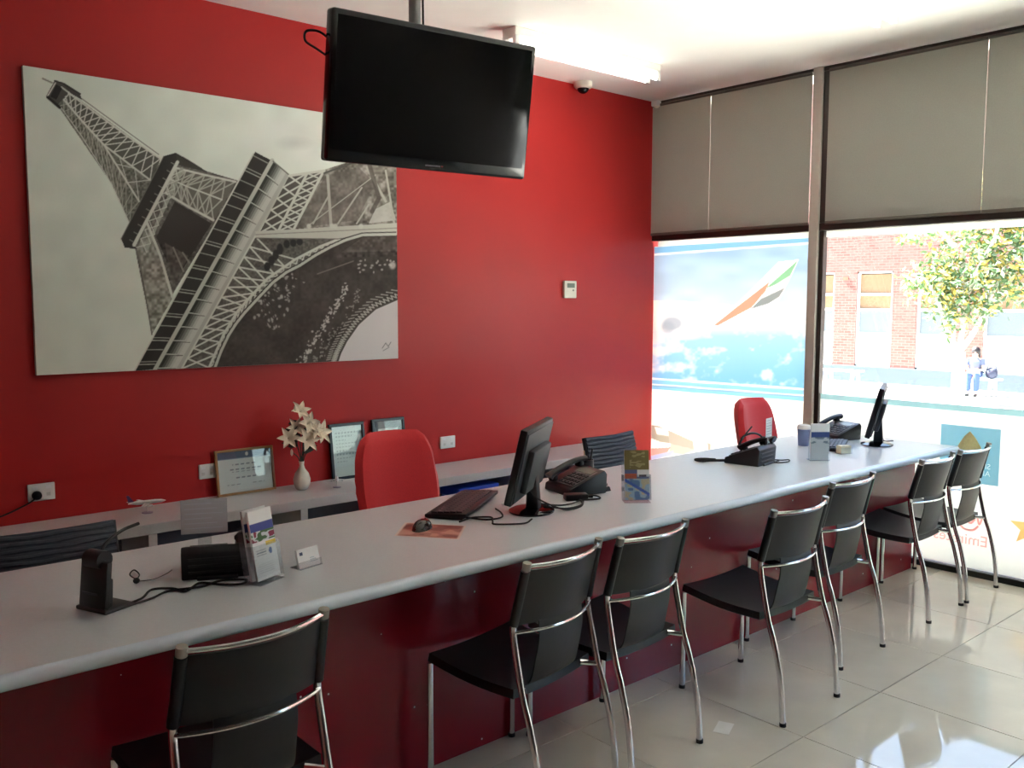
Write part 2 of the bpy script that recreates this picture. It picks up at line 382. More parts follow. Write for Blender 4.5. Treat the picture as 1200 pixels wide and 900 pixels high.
# ================================================================== OUTSIDE
GZ = -.9
pave = mat('pale_pavement', (226, 222, 214), .9, var=.06, scale=2)
def strip(name, x0, z0, x1, z1, material, th=.2):
    b = MB().prism([(x0, z0), (x1, z1), (x1, z1-th), (x0, z0-th)], -60, 60, 'y')
    return struct(name, b, material)
strip('ground_near_pavement', .13, -.16, 4.2, -.2, pave)
strip('ground_road', 4.2, -.35, 16.0, GZ-.1, mat('asphalt', (118, 117, 116), .9, var=.08, scale=3))
strip('ground_far_pavement', 16.0, GZ, 40, GZ, mat('grey_pavement', (160, 158, 154), .9, var=.06, scale=2))
struct('ground_rear_street', MB().box(-60, .13, -60, Y0-.21, -.4, -.2), pave)
XB = 22.2
BR = brick_mat(); PLINTH = mat('grey_render', (82, 92, 104), .85, var=.04)
def bx(px, py): return onx(px, py, XB)
wz1, wz0 = bx(1025, 318)[2], bx(1025, 430)[2]
wy = [(bx(1045, 370)[1], bx(1003, 370)[1])]; pitch_w = bx(1003, 370)[1]-bx(1074, 370)[1]; ww = wy[0][1]-wy[0][0]
bld = thing('brick_building', 'pale red brick building with tall white-framed windows across the street', 'building', (XB, 0, GZ))
wins = [(wy[0][0]+k*pitch_w, wy[0][0]+k*pitch_w+ww) for k in range(-8, 6)]
b = MB(); e = [-25.0]
for a, c in sorted(wins): e += [a, c]
e.append(30.0)
for k in range(0, len(e), 2): b.box(0, .5, e[k], e[k+1], wz0-GZ, wz1-GZ)
b.box(0, .5, -25, 30, wz1-GZ, 10.0)
b.build('brick_wall', BR, bld, False)
MB().box(-.08, .5, -25, 30, 0, wz0-GZ).build('plinth', PLINTH, bld, False)
MB().box(.5, 6, -25, 30, 0, 10).build('rear_mass', PLINTH, bld, False)
WF = mat('white_window_frame', (240, 240, 236), .6); TAN = mat('tan_roller_shade', (140, 108, 80), .8); SILLW = mat('white_window_panel', (242, 242, 240), .7); DKP = mat('smoky_pane', (108, 116, 122), .2)
H = wz1-wz0
for a, c in wins:
    wn = MB(); t_ = .06
    wn.box(.05, .16, a, a+t_, wz0-GZ, wz1-GZ).box(.05, .16, c-t_, c, wz0-GZ, wz1-GZ).box(.05, .16, a, c, wz1-GZ-t_, wz1-GZ).box(.05, .16, a, c, wz0-GZ, wz0-GZ+.05)
    fr = wn.build('window_frame', WF, bld, False)
    for f0 in (.60, .76): MB().box(.05, .15, a+t_, c-t_, wz0-GZ+H*f0-.04, wz0-GZ+H*f0+.04).build('glazing_bar', WF, fr, False)
    for f0, f1, mm in ((.60, .76, TAN), (.76, .97, TAN), (.36, .60, DKP)): MB().box(.13, .15, a+t_, c-t_, wz0-GZ+H*f0, wz0-GZ+H*f1).build('pane', mm, fr, False)
    MB().box(.1, .15, a+t_, c-t_, wz0-GZ+.05, wz0-GZ+H*.36).build('white_panel', SILLW, fr, False)
    MB().box(-.02, .05, (a+c)/2+pitch_w/2-.09, (a+c)/2+pitch_w/2+.09, wz1-GZ-.26, wz1-GZ-.16).build('air_vent', mat('terracotta_vent', (150, 90, 70), .8), bld, False)

# ---- street tree
tb = onz(1122, 472, GZ); TSC = 1.0
tree = thing('street_tree', 'street tree with pale trunk and green-yellow leaves outside the window', 'tree', tuple(tb))
BARK = mat('pale_bark', (206, 198, 184), .9, var=.12, scale=8)
def tp(px, py, dx=0.0): v = onx(px, py, tb[0]+dx)-tb; return Vector(v)
b = MB()
base = Vector((0, 0, -.02)); fork = tp(1124, 412)
b.tube(smooth_path([base, tp(1123, 440), fork]), .15, 10, radii=[.19]*1+[.16]*5+[.15]*6+[.15])
b.build('trunk', BARK, tree)
brs = [((1124, 412), (1112, 390), (1098, 350), (1080, 320), -.3), ((1124, 412), (1128, 385), (1132, 345), (1120, 290), .3), ((1124, 412), (1142, 388), (1160, 350), (1185, 300), .1), ((1132, 345), (1150, 310), (1165, 280), (1180, 230), -.4), ((1120, 290), (1105, 275), (1085, 272), (1062, 276), .2), ((1132, 345), (1128, 300), (1140, 250), (1150, 200), .4)]
for q in brs:
    pts = [tp(*p, q[4]*k/3) for k, p in enumerate(q[:4])]; sp = smooth_path(pts, 4)
    MB().tube(sp, .06, 7, radii=[.085-.06*i/(len(sp)-1) for i in range(len(sp))]).build('branch', BARK, tree)
LG = [mat('leaf_green', (84, 112, 70), .5, var=.25, scale=3, trans=.35), mat('leaf_yellow', (190, 168, 84), .5, var=.2, scale=3, trans=.35), mat('leaf_pale', (150, 168, 140), .45, var=.2, scale=3, trans=.3)]
clusters = [(1110, 345, 30, 30), (1085, 330, 26, 22), (1135, 330, 30, 30), (1160, 320, 28, 32), (1185, 325, 22, 26), (1120, 365, 30, 22), (1150, 360, 26, 18), (1110, 300, 22, 20), (1150, 290, 26, 24), (1185, 285, 26, 26), (1120, 270, 20, 14), (1090, 275, 16, 8), (1070, 279, 14, 7), (1056, 281, 10, 5), (1140, 260, 24, 20), (1175, 255, 26, 22), (1100, 320, 26, 24), (1065, 330, 12, 12), (1205, 300, 20, 24), (1200, 260, 24, 20), (1160, 225, 40, 24), (1190, 345, 12, 12), (1110, 385, 10, 12)]
for mi, frac in ((0, .52), (1, .26), (2, .22)):
    vs_, fs_ = [], []
    for cx, cy, rx, ry in clusters:
        n = int(rx*ry*.32*frac)+4
        for _ in range(n):
            a = random.gauss(0, .5); bb_ = random.gauss(0, .5); dd = random.gauss(0, .5)
            c = tp(cx+a*rx, cy+bb_*ry, dd*.7); s_ = random.uniform(.055, .1)
            d = Vector((random.gauss(0, 1), random.gauss(0, 1), random.gauss(-.1, .7))).normalized(); e_ = d.orthogonal().normalized()
            e_ = (Matrix.Rotation(random.uniform(0, 6.28), 3, d) @ e_); k = len(vs_); nn = d.cross(e_)*s_*.15
            vs_ += [c-d*s_*1.3, c+e_*s_*.55+nn, c+d*s_*1.3, c-e_*s_*.55+nn]; fs_.append((k, k+1, k+2)); fs_.append((k, k+2, k+3))
    me = bpy.data.meshes.new('foliage'); me.from_pydata([tuple(v) for v in vs_], [], fs_); me.materials.append(LG[mi])
    o = bpy.data.objects.new('foliage', me); C.objects.link(o); o.parent = tree; o['kind'] = 'stuff'

# ---- white benches, a seated person and a bag over the road
BENCHW = mat('white_bench_paint', (240, 240, 238), .5)
def bench(px, py, x, length, label):
    p = onx(px, py, x); t = thing('street_bench', label, 'bench', (x, p[1], GZ), 0, 'white benches across the street')
    for k in range(4): MB().box(-.22+k*.115, -.22+k*.115+.1, -length/2, length/2, .43, .47, bev=.004, seg=1).build('seat_slat', BENCHW, t, False)
    for yy in (-length/2+.18, length/2-.18):
        MB().prism([(-.2, .43), (.2, .43), (.26, 0), (.18, 0), (.1, .33), (-.12, .33), (-.2, 0), (-.28, 0)], yy-.03, yy+.03, 'y').build('leg', BENCHW, t, False)
    return t
B1 = bench(1150, 452, 20.6, .95, 'white bench under the dark-haired seated person behind the tree')
B2 = bench(986, 452, 20.6, 1.25, 'empty white bench near the pale mullion')
bp = B1.location
SKIN = mat('skin', (214, 170, 146), .55)
def person(loc, rz):
    t = thing('person', 'person with long dark hair in blue jeans sitting on white bench', 'person', loc, rz)
    b = bmesh.new()
    J = {'pel': (0, 0, .12, .13), 'wa': (0, .02, .28, .115), 'ch': (0, .01, .47, .125), 'nk': (0, -.0, .60, .05), 'hd': (0, -.03, .68, .075), 'ht': (0, -.02, .79, .07),
         'kl': (-.1, -.42, .10, .065), 'kr': (.1, -.42, .10, .065), 'al': (-.1, -.45, -.34, .045), 'ar': (.1, -.45, -.34, .045), 'tl': (-.1, -.58, -.42, .04), 'tr': (.1, -.58, -.42, .04),
         'sl': (-.17, .0, .52, .05), 'sr': (.17, .0, .52, .05), 'el': (-.21, -.06, .27, .038), 'er': (.21, -.06, .27, .038), 'hl': (-.1, -.27, .2, .03), 'hr': (.1, -.27, .2, .03)}
    E_ = [('pel', 'wa'), ('wa', 'ch'), ('ch', 'nk'), ('nk', 'hd'), ('hd', 'ht'), ('pel', 'kl'), ('pel', 'kr'), ('kl', 'al'), ('kr', 'ar'), ('al', 'tl'), ('ar', 'tr'), ('ch', 'sl'), ('ch', 'sr'), ('sl', 'el'), ('sr', 'er'), ('el', 'hl'), ('er', 'hr')]
    idx = {k: i for i, k in enumerate(J)}
    me = bpy.data.meshes.new('body'); me.from_pydata([J[k][:3] for k in J], [(idx[a], idx[c]) for a, c in E_], [])
    o = bpy.data.objects.new('body', me); C.objects.link(o); o.parent = t
    sk = o.modifiers.new('skin', 'SKIN'); sk.use_smooth_shade = True
    for k, i in idx.items():
        sv = me.skin_vertices[0].data[i]; sv.radius = (J[k][3],)*2; sv.use_root = (k == 'pel')
    o.modifiers.new('sub', 'SUBSURF').levels = 2; o.modifiers['sub'].render_levels = 2
    me.materials.append(SKIN)
    JE = mat('blue_denim', (70, 92, 140), .8, var=.15); TOP = mat('blue_grey_top', (104, 114, 140), .8); HA = mat('dark_hair', (30, 24, 28), .5)
    MB().tube([(-.09, .0, .12), (-.1, -.43, .10), (-.1, -.455, -.32)], .085, 10, radii=[.11, .09, .065]).tube([(.09, .0, .12), (.1, -.43, .10), (.1, -.455, -.32)], .085, 10, radii=[.11, .09, .065]).sphere((0, .01, .14), .17, (1, .85, .75)).build('jeans', JE, t)
    MB().tube([(0, .01, .16), (0, .02, .3), (0, .01, .48), (0, 0, .57)], .15, 14, radii=[.165, .15, .17, .085]).tube([(-.17, .0, .52), (-.2, -.04, .36)], .065, 8).tube([(.17, .0, .52), (.2, -.04, .36)], .065, 8).build('top', TOP, t)
    MB().sphere((0, .015, .75), .115, (1, 1.05, 1.1)).tube([(0, .09, .76), (0, .14, .55), (0, .15, .28)], .1, 10, radii=[.1, .11, .06]).build('hair', HA, t)
    MB().sphere((-.03, -.118, .735), .012).sphere((.03, -.118, .735), .012).build('eyes', HA, t)
    MB().tube([(0, -.115, .725), (0, -.135, .70)], .014, 6).build('nose', SKIN, t)
    for s_ in (-1, 1): MB().box(s_*.1-.045, s_*.1+.045, -.66, -.42, -.475, -.39, bev=.03).build('shoe', BLACKP, t)
    return t
pp = onx(1143, 442, 20.6)
person((20.56, pp[1], GZ+.47), R(-76))
bgp = onx(1162, 440, 20.6)
bg_ = thing('shoulder_bag', 'dark slouched bag standing on white bench beside the person', 'bag', (20.6, bgp[1], GZ+.472))
BAGM = mat('navy_bag_fabric', (58, 62, 82), .8, var=.2)
MB().sphere((0, 0, .16), .2, (.7, .8, .8)).build('bag_body', BAGM, bg_); MB().tube(smooth_path([(0, -.14, .24), (0, -.08, .36), (0, .08, .36), (0, .14, .24)]), .016, 8).build('strap', BAGM, bg_)

# ================================================================== WINDOW FILMS AND STICKERS
PF = print_mat('translucent_printed_film', .5, trans=.22)
cv = Canvas(755, 255, 965, 560, 4, (252, 246, 236))
L_ = lambda xa, ya, xb, yb: [(xa, ya), (xb, yb)]
cv.poly([(755, 289), (965, 273), (965, 472), (755, 455)], (156, 184, 210))
def skyc(X, Y):
    t = np.clip((Y-300)/90, 0, 1)[:, None]; n = vnoise(X/26, Y/9)[:, None]
    return np.array([150, 182, 212])*(1-t)+np.array([206, 216, 226])*t+(n-.5)*22
cv.tint([(755, 298), (965, 283), (965, 400), (755, 400)], skyc)
def cloudc(X, Y):
    t = np.clip((Y-385)/60, 0, 1); n = .55*vnoise(X/18, Y/10)+.3*vnoise(X/7+9, Y/5)+.15*vnoise(X/3, Y/2.5)
    k = np.clip((n-.46-.06*t+np.clip((800-X)/120, -.1, .25))*2.6, 0, 1)[:, None]; e_ = np.clip((Y-378)/16, 0, 1)[:, None]
    blue = np.array([150, 192, 228])*(1-t[:, None])+np.array([104, 166, 220])*t[:, None]
    c = blue*(1-k)+np.array([238, 226, 226])*k
    return np.array([226, 228, 232])*(1-e_)+c*e_
cv.tint([(755, 380), (965, 375), (965, 458), (755, 444)], cloudc)
# aircraft: fuselage, engine, fin with coloured bands, tailplane
cv.poly([(755, 352), (800, 353), (862, 358), (880, 366), (858, 384), (835, 386), (800, 388), (755, 388)], (250, 242, 232))
cv.poly([(875, 372), (920, 367), (919, 375), (880, 380)], (240, 236, 232)); cv.poly([(878, 372), (906, 370), (904, 374), (878, 377)], (206, 208, 210))
for ex, ey, rx, ry in ((788, 379, 15, 10), (783, 384, 10, 9)): cv.blob(ex, ey, rx, ry, (150, 156, 168), .85, .4)
cv.blob(804, 392, 26, 8, (238, 228, 228), .9, .7); cv.blob(768, 396, 20, 14, (240, 226, 224), .9, .8)
cv.poly([(837, 381), (880, 340), (912, 307), (936, 304), (928, 322), (906, 366), (880, 372)], (252, 250, 246))
cv.poly([(837, 381), (862, 361), (902, 330), (897, 341), (881, 360), (842, 381)], (232, 132, 104))
cv.poly([(897, 338), (920, 318), (935, 305), (926, 323), (908, 334)], (120, 176, 128))
cv.poly([(880, 362), (892, 350), (920, 337), (913, 348), (900, 356)], (128, 132, 130))
# ruled bands
for dy, w_, c_ in ((0, 2.6, (252, 252, 252)), (5.5, 7.4, (112, 172, 216)), (11.0, 2.2, (252, 252, 252))):
    cv.line([(755, 289.2+dy*.92), (965, 272.8+dy)], w_, c_)
cv.poly([(755, 443), (965, 458), (965, 474), (755, 456)], (116, 180, 222))
for (a0, b0), w_, c_ in (((443, 457.8), 2.2, (253, 253, 253)), ((449.6, 465.2), 1.6, (240, 244, 248)), ((451, 466.8), 1.2, (112, 150, 180)), ((456.4, 473.2), 2.0, (253, 253, 253))):
    cv.line([(755, a0), (965, b0)], w_, c_)
# engines and wing of a second aircraft at the foot of the film
BE = (158, 146, 126)
cv.poly([(755, 497), (772, 499), (788, 509), (786, 520), (774, 518), (755, 510)], BE); cv.poly([(767, 500), (783, 504), (784, 511), (770, 509)], (250, 242, 230))
cv.poly([(783, 504), (812, 517), (818, 528), (800, 530), (784, 519)], (170, 158, 140)); cv.poly([(786, 520), (815, 527), (800, 533), (784, 530)], (190, 178, 162))
cv.poly([(812, 517), (830, 520), (831, 528), (814, 530)], (250, 238, 224)); cv.poly([(829, 519), (833, 520), (833, 528), (830, 528)], BE)
cv.poly([(755, 526), (786, 524), (782, 530), (755, 536)], (232, 140, 128)); cv.poly([(755, 536), (790, 528), (786, 534), (755, 541)], (160, 168, 204))
def film_col(u, v, P):
    px, py = project_arr(P); return 30+cv.sample(px, py)*(225/255)
def project_arr(P):
    v = P-CAM; z = v @ _f
    return 600+FPX*(v @ _r)/z, 450-FPX*(v @ _u)/z
dec = thing('window_decal', 'printed window film of an airliner tail above clouds, left of the mullion', 'decal', (0, 0, 0))
o = print_sheet('printed_film', (.0032, -.002, .04), (0, -1.366, 0), (0, 0, 2.03), 260, 340, film_col, PF, dec)
FF = mat('frosted_cream_film', (248, 249, 243), .6, var=.01, scale=3, trans=.15); TEALF = mat('teal_film', (150, 192, 196), .6, var=.02, trans=.15)
for i, (ya, yb) in enumerate(BAYS[1:]):
    h = (yb-ya)/2-.034
    t = thing('frosted_film', ('frosted cream window film with teal top stripe behind the chairs', 'frosted film with teal stripe on the window beyond the right picture edge', 'frosted film with teal stripe on the rearmost window')[i], 'window film', (0, (ya+yb)/2, .04))
    MB().film(-h, h, 0, .945, .0028).build('film', FF, t, False); MB().film(-h, h, .945, .982, .0028).build('stripe', TEALF, t, False)
BLUEF = mat('blue_film', (142, 190, 212), .6, var=.02, trans=.75); GOLDF = mat('gold_film', (255, 208, 146), .6, var=.1, scale=60, trans=.45); WTXT = mat('white_film', (250, 252, 252), .6, trans=.85); REDTX = mat('pink_red_film', (244, 190, 186), .6, trans=.85); STARF = mat('orange_film', (246, 206, 140), .6, var=.04, trans=.75)
po = thing('window_poster', 'blue square airline poster with gold bird stuck on frosted window', 'poster', (.0018, -2.458, .73))
MB().film(-.172, .172, -.168, .168).build('poster_sheet', BLUEF, po, False)
bird = [(.0, .14), (-.035, .10), (-.066, .05), (-.075, .02), (-.03, .025), (.05, .02), (.085, .005), (.06, .06), (.03, .11)]
MB().flat([(-.001, y, z) for y, z in bird]).build('gold_bird', GOLDF, po, False)
TM = Matrix(((0, 0, 1, 0), (1, 0, 0, 0), (0, 1, 0, 0), (0, 0, 0, 1)))       # text x -> +y (reads from the street), text y -> +z
def TMat(x, y, z): return Matrix.Translation((x, y, z)) @ TM
text_mesh('lettering', 'SINGAPORE', .046, TMat(-.0012, -.125, -.075), WTXT, po); text_mesh('lettering', 'AIRLINES', .046, TMat(-.0012, -.125, -.118), WTXT, po)
em = thing('window_lettering', 'faint red airline name and script sign on frosted window', 'lettering', (.0016, -2.59, .185))
text_mesh('lettering', 'Emirates', .092, TMat(0, 0, 0), REDTX, em)
b = MB()
for pts in ([(.08, .13), (.11, .10), (.16, .10), (.19, .13), (.18, .17), (.15, .165)], [(.10, .17), (.13, .14), (.17, .20), (.2, .17)], [(.21, .12), (.24, .16), (.27, .13), (.25, .10)], [(.06, .18), (.075, .14), (.09, .19)]):
    b.tube(smooth_path([(0, p[0]-.02, p[1]-.01) for p in pts], 4), .006, 6, M=Matrix.Diagonal((.08, 1, 1, 1)))
b.build('script_sign', REDTX, em)
st = MB(); pts = []
for k in range(10):
    a = PI/2+k*PI/5; rr = .105 if k % 2 == 0 else .045; pts.append((rr*math.cos(a), rr*math.sin(a)))
o = st.flat([(0, y, z) for y, z in pts]).build('star_decal', STARF, None, False, (.0014, -2.805, .34)); tag(o, 'orange star sticker on frosted window at right picture edge', 'sticker')

# ================================================================== COUNTER AND BACK SHELF
ZC = .787; CYF, CYB = -2.443, -1.545
ct = thing('counter_worktop', 'long grey laminate worktop with rounded front edge', 'worktop', (0, 0, 0))
MB().box(-7.2, -.1, CYF+.02, CYB, ZC-.04, ZC, bev=.003, seg=1).build('top_slab', LAMINATE, ct, False)
prof = [(CYF+.02, ZC-.04)]+[(CYF+.02-.02*math.sin(PI*k/10), ZC-.02-.02*math.cos(PI*k/10)) for k in range(11)]
MB().prism(prof, -7.2, -.1, 'x').build('edge_band', LAMEDGE, ct)
cb = thing('red_counter', 'glossy dark red glitter counter front panel', 'counter', (0, 0, 0))
MB().box(-7.0, -.131, -2.197, -2.167, 0, ZC-.041).build('front_panel', GLITTER, cb, False)
MB().box(-.161, -.131, -2.166, -1.62, 0, ZC-.041).build('end_panel', GLITTER, cb, False)
for xx in (-5.6, -3.9, -2.2): MB().box(xx-.012, xx+.012, -2.166, -1.9, 0, ZC-.041).build('support_panel', SHELFW, cb, False)
sh = thing('back_shelf', 'low grey shelf unit with open compartments along red wall', 'shelf', (0, 0, 0))
SXE = -.78
MB().box(-7.2, SXE, -.41, -.002, .537, .587, bev=.002, seg=1).build('top_board', SHELFW, sh, False)
for k in range(9):
    xx = -7.0+k*.775+.3-.1
    xx = -3.31-.795*(k-4)*-1 if False else (-3.31+.795*(k-4))
    if xx > SXE-.02: continue
    MB().box(xx-.02, xx+.02, -.405, -.02, .0, .536).build('divider', SHELFW, sh, False)
MB().box(SXE-.04, SXE, -.405, -.02, 0, .536).build('divider', SHELFW, sh, False)
MB().box(-7.2, SXE-.045, -.02, -.003, .0, .536).build('back_panel', SHELFD, sh, False)
MB().box(-7.2, SXE-.045, -.4, -.021, .04, .06).build('bottom_board', SHELFW, sh, False)
o = thing('blue_folder_stack', 'bright blue folders in a compartment of the back shelf', 'folders', (-2.08, -.27, .061))
for k in range(7): MB().box(-.16+.01*(k % 2), .16+.01*(k % 3), -.1, .1, .062*k, .062*k+.058, bev=.006).build('folder', mat('blue_plastic', (28, 70, 190), .35), o)

# ================================================================== VISITOR CHAIRS
def make_chair():
    t = thing('visitor_chair', 'x', 'chair')
    b = MB(); seat = lambda u, v: Vector(((u-.5)*(.43-.03*(1-v)), -.125+v*.362, .412+.03*v-.012*math.sin(PI*v)+.010*(2*u-1)**2))
    b.sheet(seat, 10, 8, .03)
    b.build('seat', BLACKV, t)
    post = [(.203, -.243, 0), (.203, -.236, .1), (.202, -.222, .2), (.201, -.192, .32), (.2, -.164, .4), (.199, -.14, .5), (.197, -.122, .59), (.196, -.121, .63), (.193, -.14, .71), (.19, -.168, .82)]
    for s in (-1, 1):
        l = MB().tube([(s*p[0], p[1], p[2]) for p in smooth_path(post, 3)], .0115, 10).build('leg', CHROME, t)
        MB().tube([(s*.203, -.2432, 0), (s*.203, -.243, .014)], .0135, 10).build('foot_cap', RUBBER, l)
        MB().tube([(s*.19, -.166, .812), (s*.19, -.171, .836)], .0145, 10).build('end_cap', CAPM, l)
    for s in (-1, 1):
        l = MB().tube([(s*.213, .236, .0), (s*.213, .236, .4), (s*.213, .236, .418)], .0115, 10).build('leg', CHROME, t)
        MB().tube([(s*.213, .236, 0), (s*.213, .236, .014)], .0135, 10).build('foot_cap', RUBBER, l)
    for s in (-1, 1):
        MB().tube([(s*.201, -.166, .395), (s*.15, -.125, .405)], .009, 8).build('connector', CHROME, t)
        MB().tube([(s*.15, -.12, .402), (s*.18, .0, .402), (s*.205, .235, .42)], .008, 8).build('seat_rail', CHROME, t)
    bow = lambda u: -.056*(1-(2*u-1)**2)
    def panel(u, v):
        z = .625+.185*v; y = -.121-(z-.625)*.24; hw = .197-.005*v
        return Vector(((2*u-1)*hw, y+bow(u)*(.85+.15*v)-.013*(1-(2*u-1)**6)*0, z))
    b = MB(); b.sheet(panel, 16, 6, .007)
    for s in (-1, 1): b.tube([(s*.197, -.121, .628), (s*.193, -.14, .71), (s*.1905, -.164, .808)], .0155, 10)
    b.build('backrest', BLACKV, t)
    MB().tube([(.19*(2*u-1), -.170+bow(u), .824) for u in [k/16 for k in range(17)]], .0065, 8).build('top_rail', CHROME, t)
    MB().tube([(.197*(2*u-1), -.128+bow(u)*1.0, .606) for u in [k/16 for k in range(17)]], .006, 8).build('lower_rail', CHROME, t)
    prof = smooth_path([(0, -.166, .63), (0, -.170, .57), (0, -.155, .49), (0, -.14, .43), (0, -.115, .405), (0, -.06, .402)], 4); n = len(prof)-1
    def strip_(u, v):
        p = prof[min(n, int(round(v*n)))]; return Vector(((u-.5)*(.225+.02*v), p.y+.025*(2*u-1)**2*.4, p.z))
    MB().sheet(strip_, 6, n, .005).build('back_strip', BLACKV, t)
    return t
chair0 = make_chair()
CH = [(-4.655, -2.47, R(2), 'black vinyl chrome visitor chair nearest the camera, cut by bottom edge'),
      (-3.612, -2.475, R(8), 'black vinyl chrome visitor chair in front of the keyboard, second from left'),
      (-3.155, -2.478, R(3), 'black vinyl chrome visitor chair in the middle, third from left'),
      (-2.389, -2.600, 0, 'black vinyl chrome visitor chair pulled furthest out, fourth from left'),
      (-1.716, -2.463, R(1), 'black vinyl chrome visitor chair just behind the pulled-out one, fifth from left'),
      (-.823, -2.458, R(1), 'black vinyl chrome visitor chair second from the window'),
      (-.346, -2.456, 0, 'black vinyl chrome visitor chair closest to the frosted window')]
for i, (x, y, rz, lab) in enumerate(CH):
    o = chair0 if i == 0 else copy_tree(chair0)
    o.location = (x, y, 0); o.rotation_euler = (0, 0, rz); tag(o, lab, 'chair', 'visitor chairs along the counter')

# ================================================================== STAFF CHAIRS (face the counter, local front = -y)
def chair_base(t):
    MB().tube([(0, 0, .1), (0, 0, .42)], .025, 12).build('gas_column', BLACKP, t)
    st_ = MB()
    for k in range(5):
        a = 2*PI*k/5+.3; st_.tube([(0, 0, .11), (.28*math.cos(a), .28*math.sin(a), .075)], .02, 8, radii=[.028, .017])
    st_.build('star_base', BLACKP, t)
    for k in range(5):
        a = 2*PI*k/5+.3; c_ = Vector((.28*math.cos(a), .28*math.sin(a), .03)); d = Vector((-math.sin(a), math.cos(a), 0))
        MB().tube([c_-d*.02, c_+d*.02], .03, 12).build('castor', RUBBER, t)
def red_chair(loc, rz, label):
    t = thing('office_chair', label, 'chair', loc, rz, 'red staff chairs behind the counter')
    chair_base(t)
    MB().box(-.23, .23, -.24, .2, .42, .5, bev=.035, seg=4).build('seat', REDF, t)
    b = bmesh.new(); NU, NV = 16, 16
    def back(u, v, f):
        hw = .205+.022*math.sin(PI*min(1, v*1.1)); z = .56+.46*v
        # rounded upper corners
        if v > .72: k = (v-.72)/.28; hw *= 1-.36*(1-math.sqrt(max(0, 1-k*k*.98)))
        if v < .15: hw *= 1-.12*(1-v/.15)
        s = 2*u-1; th = .055*(1-abs(s)**6)**.5*(1-abs(2*v-1)**8)**.5+.004
        y = .235+.10*(v-.3)-.045*(1-s*s)*-1*.6
        return Vector((s*hw, y-.03*s*s*1.2+(-th if f else th*.5), z))
    F_ = MB(); F_.sheet(lambda u, v: back(u, v, 1), NU, NV); F_.sheet(lambda u, v: back(u, v, 0), NU, NV)
    bmesh.ops.remove_doubles(F_.bm, verts=F_.bm.verts[:], dist=.009); bmesh.ops.recalc_face_normals(F_.bm, faces=F_.bm.faces[:])
    F_.build('backrest', REDF, t)
    MB().box(-.03, .03, .245, .262, .44, .7, bev=.006).box(-.03, .03, .05, .255, .405, .42, bev=.004).build('back_bracket', BLACKP, t)
    return t
red_chair((-3.235, -1.38, 0), R(-2), 'red fabric office chair behind the counter beside framed certificates')
red_chair((-.62, -1.63, 0), R(5), 'small red fabric office chair far back by the window')
def rib_chair(loc, rz, label, w, ztop):
    t = thing('office_chair', label, 'chair', loc, rz, 'charcoal ribbed staff chairs behind the counter')
    chair_base(t)
    b = MB(); h = ztop-.47
    b.sheet(lambda u, v: Vector(((u-.5)*(w-.01), .22+.10*v-.03*math.sin(PI*u), .47+h*v)), 8, 10, .02)
    b.build('backrest', RIBF, t)
    n = int(h/.021)
    for k in range(n):
        v = (k+.5)/n; pts = [((u-.5)*w, .205+.10*v-.03*math.sin(PI*u)+.001*math.sin(9*u+k), .47+h*v+.0025*math.sin(14*u+k*1.7)) for u in [i/10 for i in range(11)]]
        MB().tube(pts, .0105, 8).build('rib', RIBF, t)
    for s in (-1, 1): MB().tube([(s*w/2, .215, .46), (s*w/2, .315, ztop)], .012, 8).build('side_frame', BLACKP, t)
    MB().box(-.23, .23, -.23, .2, .41, .47, bev=.025, seg=3).build('seat', BLACKP, t)
    MB().box(-.03, .03, .1, .235, .385, .48, bev=.01).build('back_bracket', BLACKP, t)
    return t
rib_chair((-4.78, -1.42, 0), R(-4), 'wide charcoal ribbed office chair at the left picture edge', .50, .80)
rib_chair((-1.80, -1.52, 0), R(4), 'charcoal ribbed office chair behind the desk phone and brochure', .425, .885)

# ================================================================== TELEVISION
TVC = Vector((-3.36, -1.654, 2.445)); TY_, TT, TW, TH = -.12, .156, .93, .556
tv = thing('wall_television', 'large black flat-screen television hanging from ceiling pole', 'television', (TVC.x, TVC.y, ZT))
tv.name = 'ceiling_television'
rot = Matrix.Rotation(TY_, 4, 'Z') @ Matrix.Rotation(TT, 4, 'X')           # local screen normal -y
LT = Matrix.Translation(TVC-Vector((TVC.x, TVC.y, ZT))) @ rot
MB().box(-TW/2, TW/2, -.012, .05, -TH/2, TH/2, bev=.012, seg=3, M=LT).build('cabinet', GLOSSB, tv)
MB().box(-TW/2+.022, TW/2-.022, -.0135, -.0125, -TH/2+.045, TH/2-.022, M=LT).build('screen', mat('tv_screen', (6, 6, 8), .06, var=.02, spec=.5), tv, False)
MB().box(.04, .047, -.0136, -.0122, -TH/2+.018, -TH/2+.023, M=LT).build('status_light', mat('red_lens', (150, 20, 20), .3), tv, False)
MB().box(-.035, .035, -.0128, -.0121, -TH/2+.017, -TH/2+.023, M=LT).build('badge', mat('silver_print', (92, 92, 94), .4), tv, False)
MB().box(-.26, .26, .05, .1, -.18, .16, bev=.02, seg=2, M=LT).build('rear_housing', BLACKP, tv)
pole_x = .02; PY = .17
MB().tube([(pole_x, PY, -.004), (pole_x, PY, -.78)], .026, 14).build('pole', mat('grey_pole', (150, 150, 148), .4), tv)
MB().lathe([(.075, -.004), (.075, -.016), (.03, -.02)], 20, Matrix.Translation((pole_x, PY, 0))).build('ceiling_plate', GREYP, tv)
MB().box(-.1, .14, .09, .18, -.84, -.66, bev=.008).build('mount_bracket', BLACKP, tv)
MB().tube(smooth_path([(pole_x+.03, PY-.01, -.05), (pole_x+.034, PY-.01, -.3), (pole_x+.03, PY-.02, -.62)]), .005, 6).build('pole_cable', RUBBER, tv)
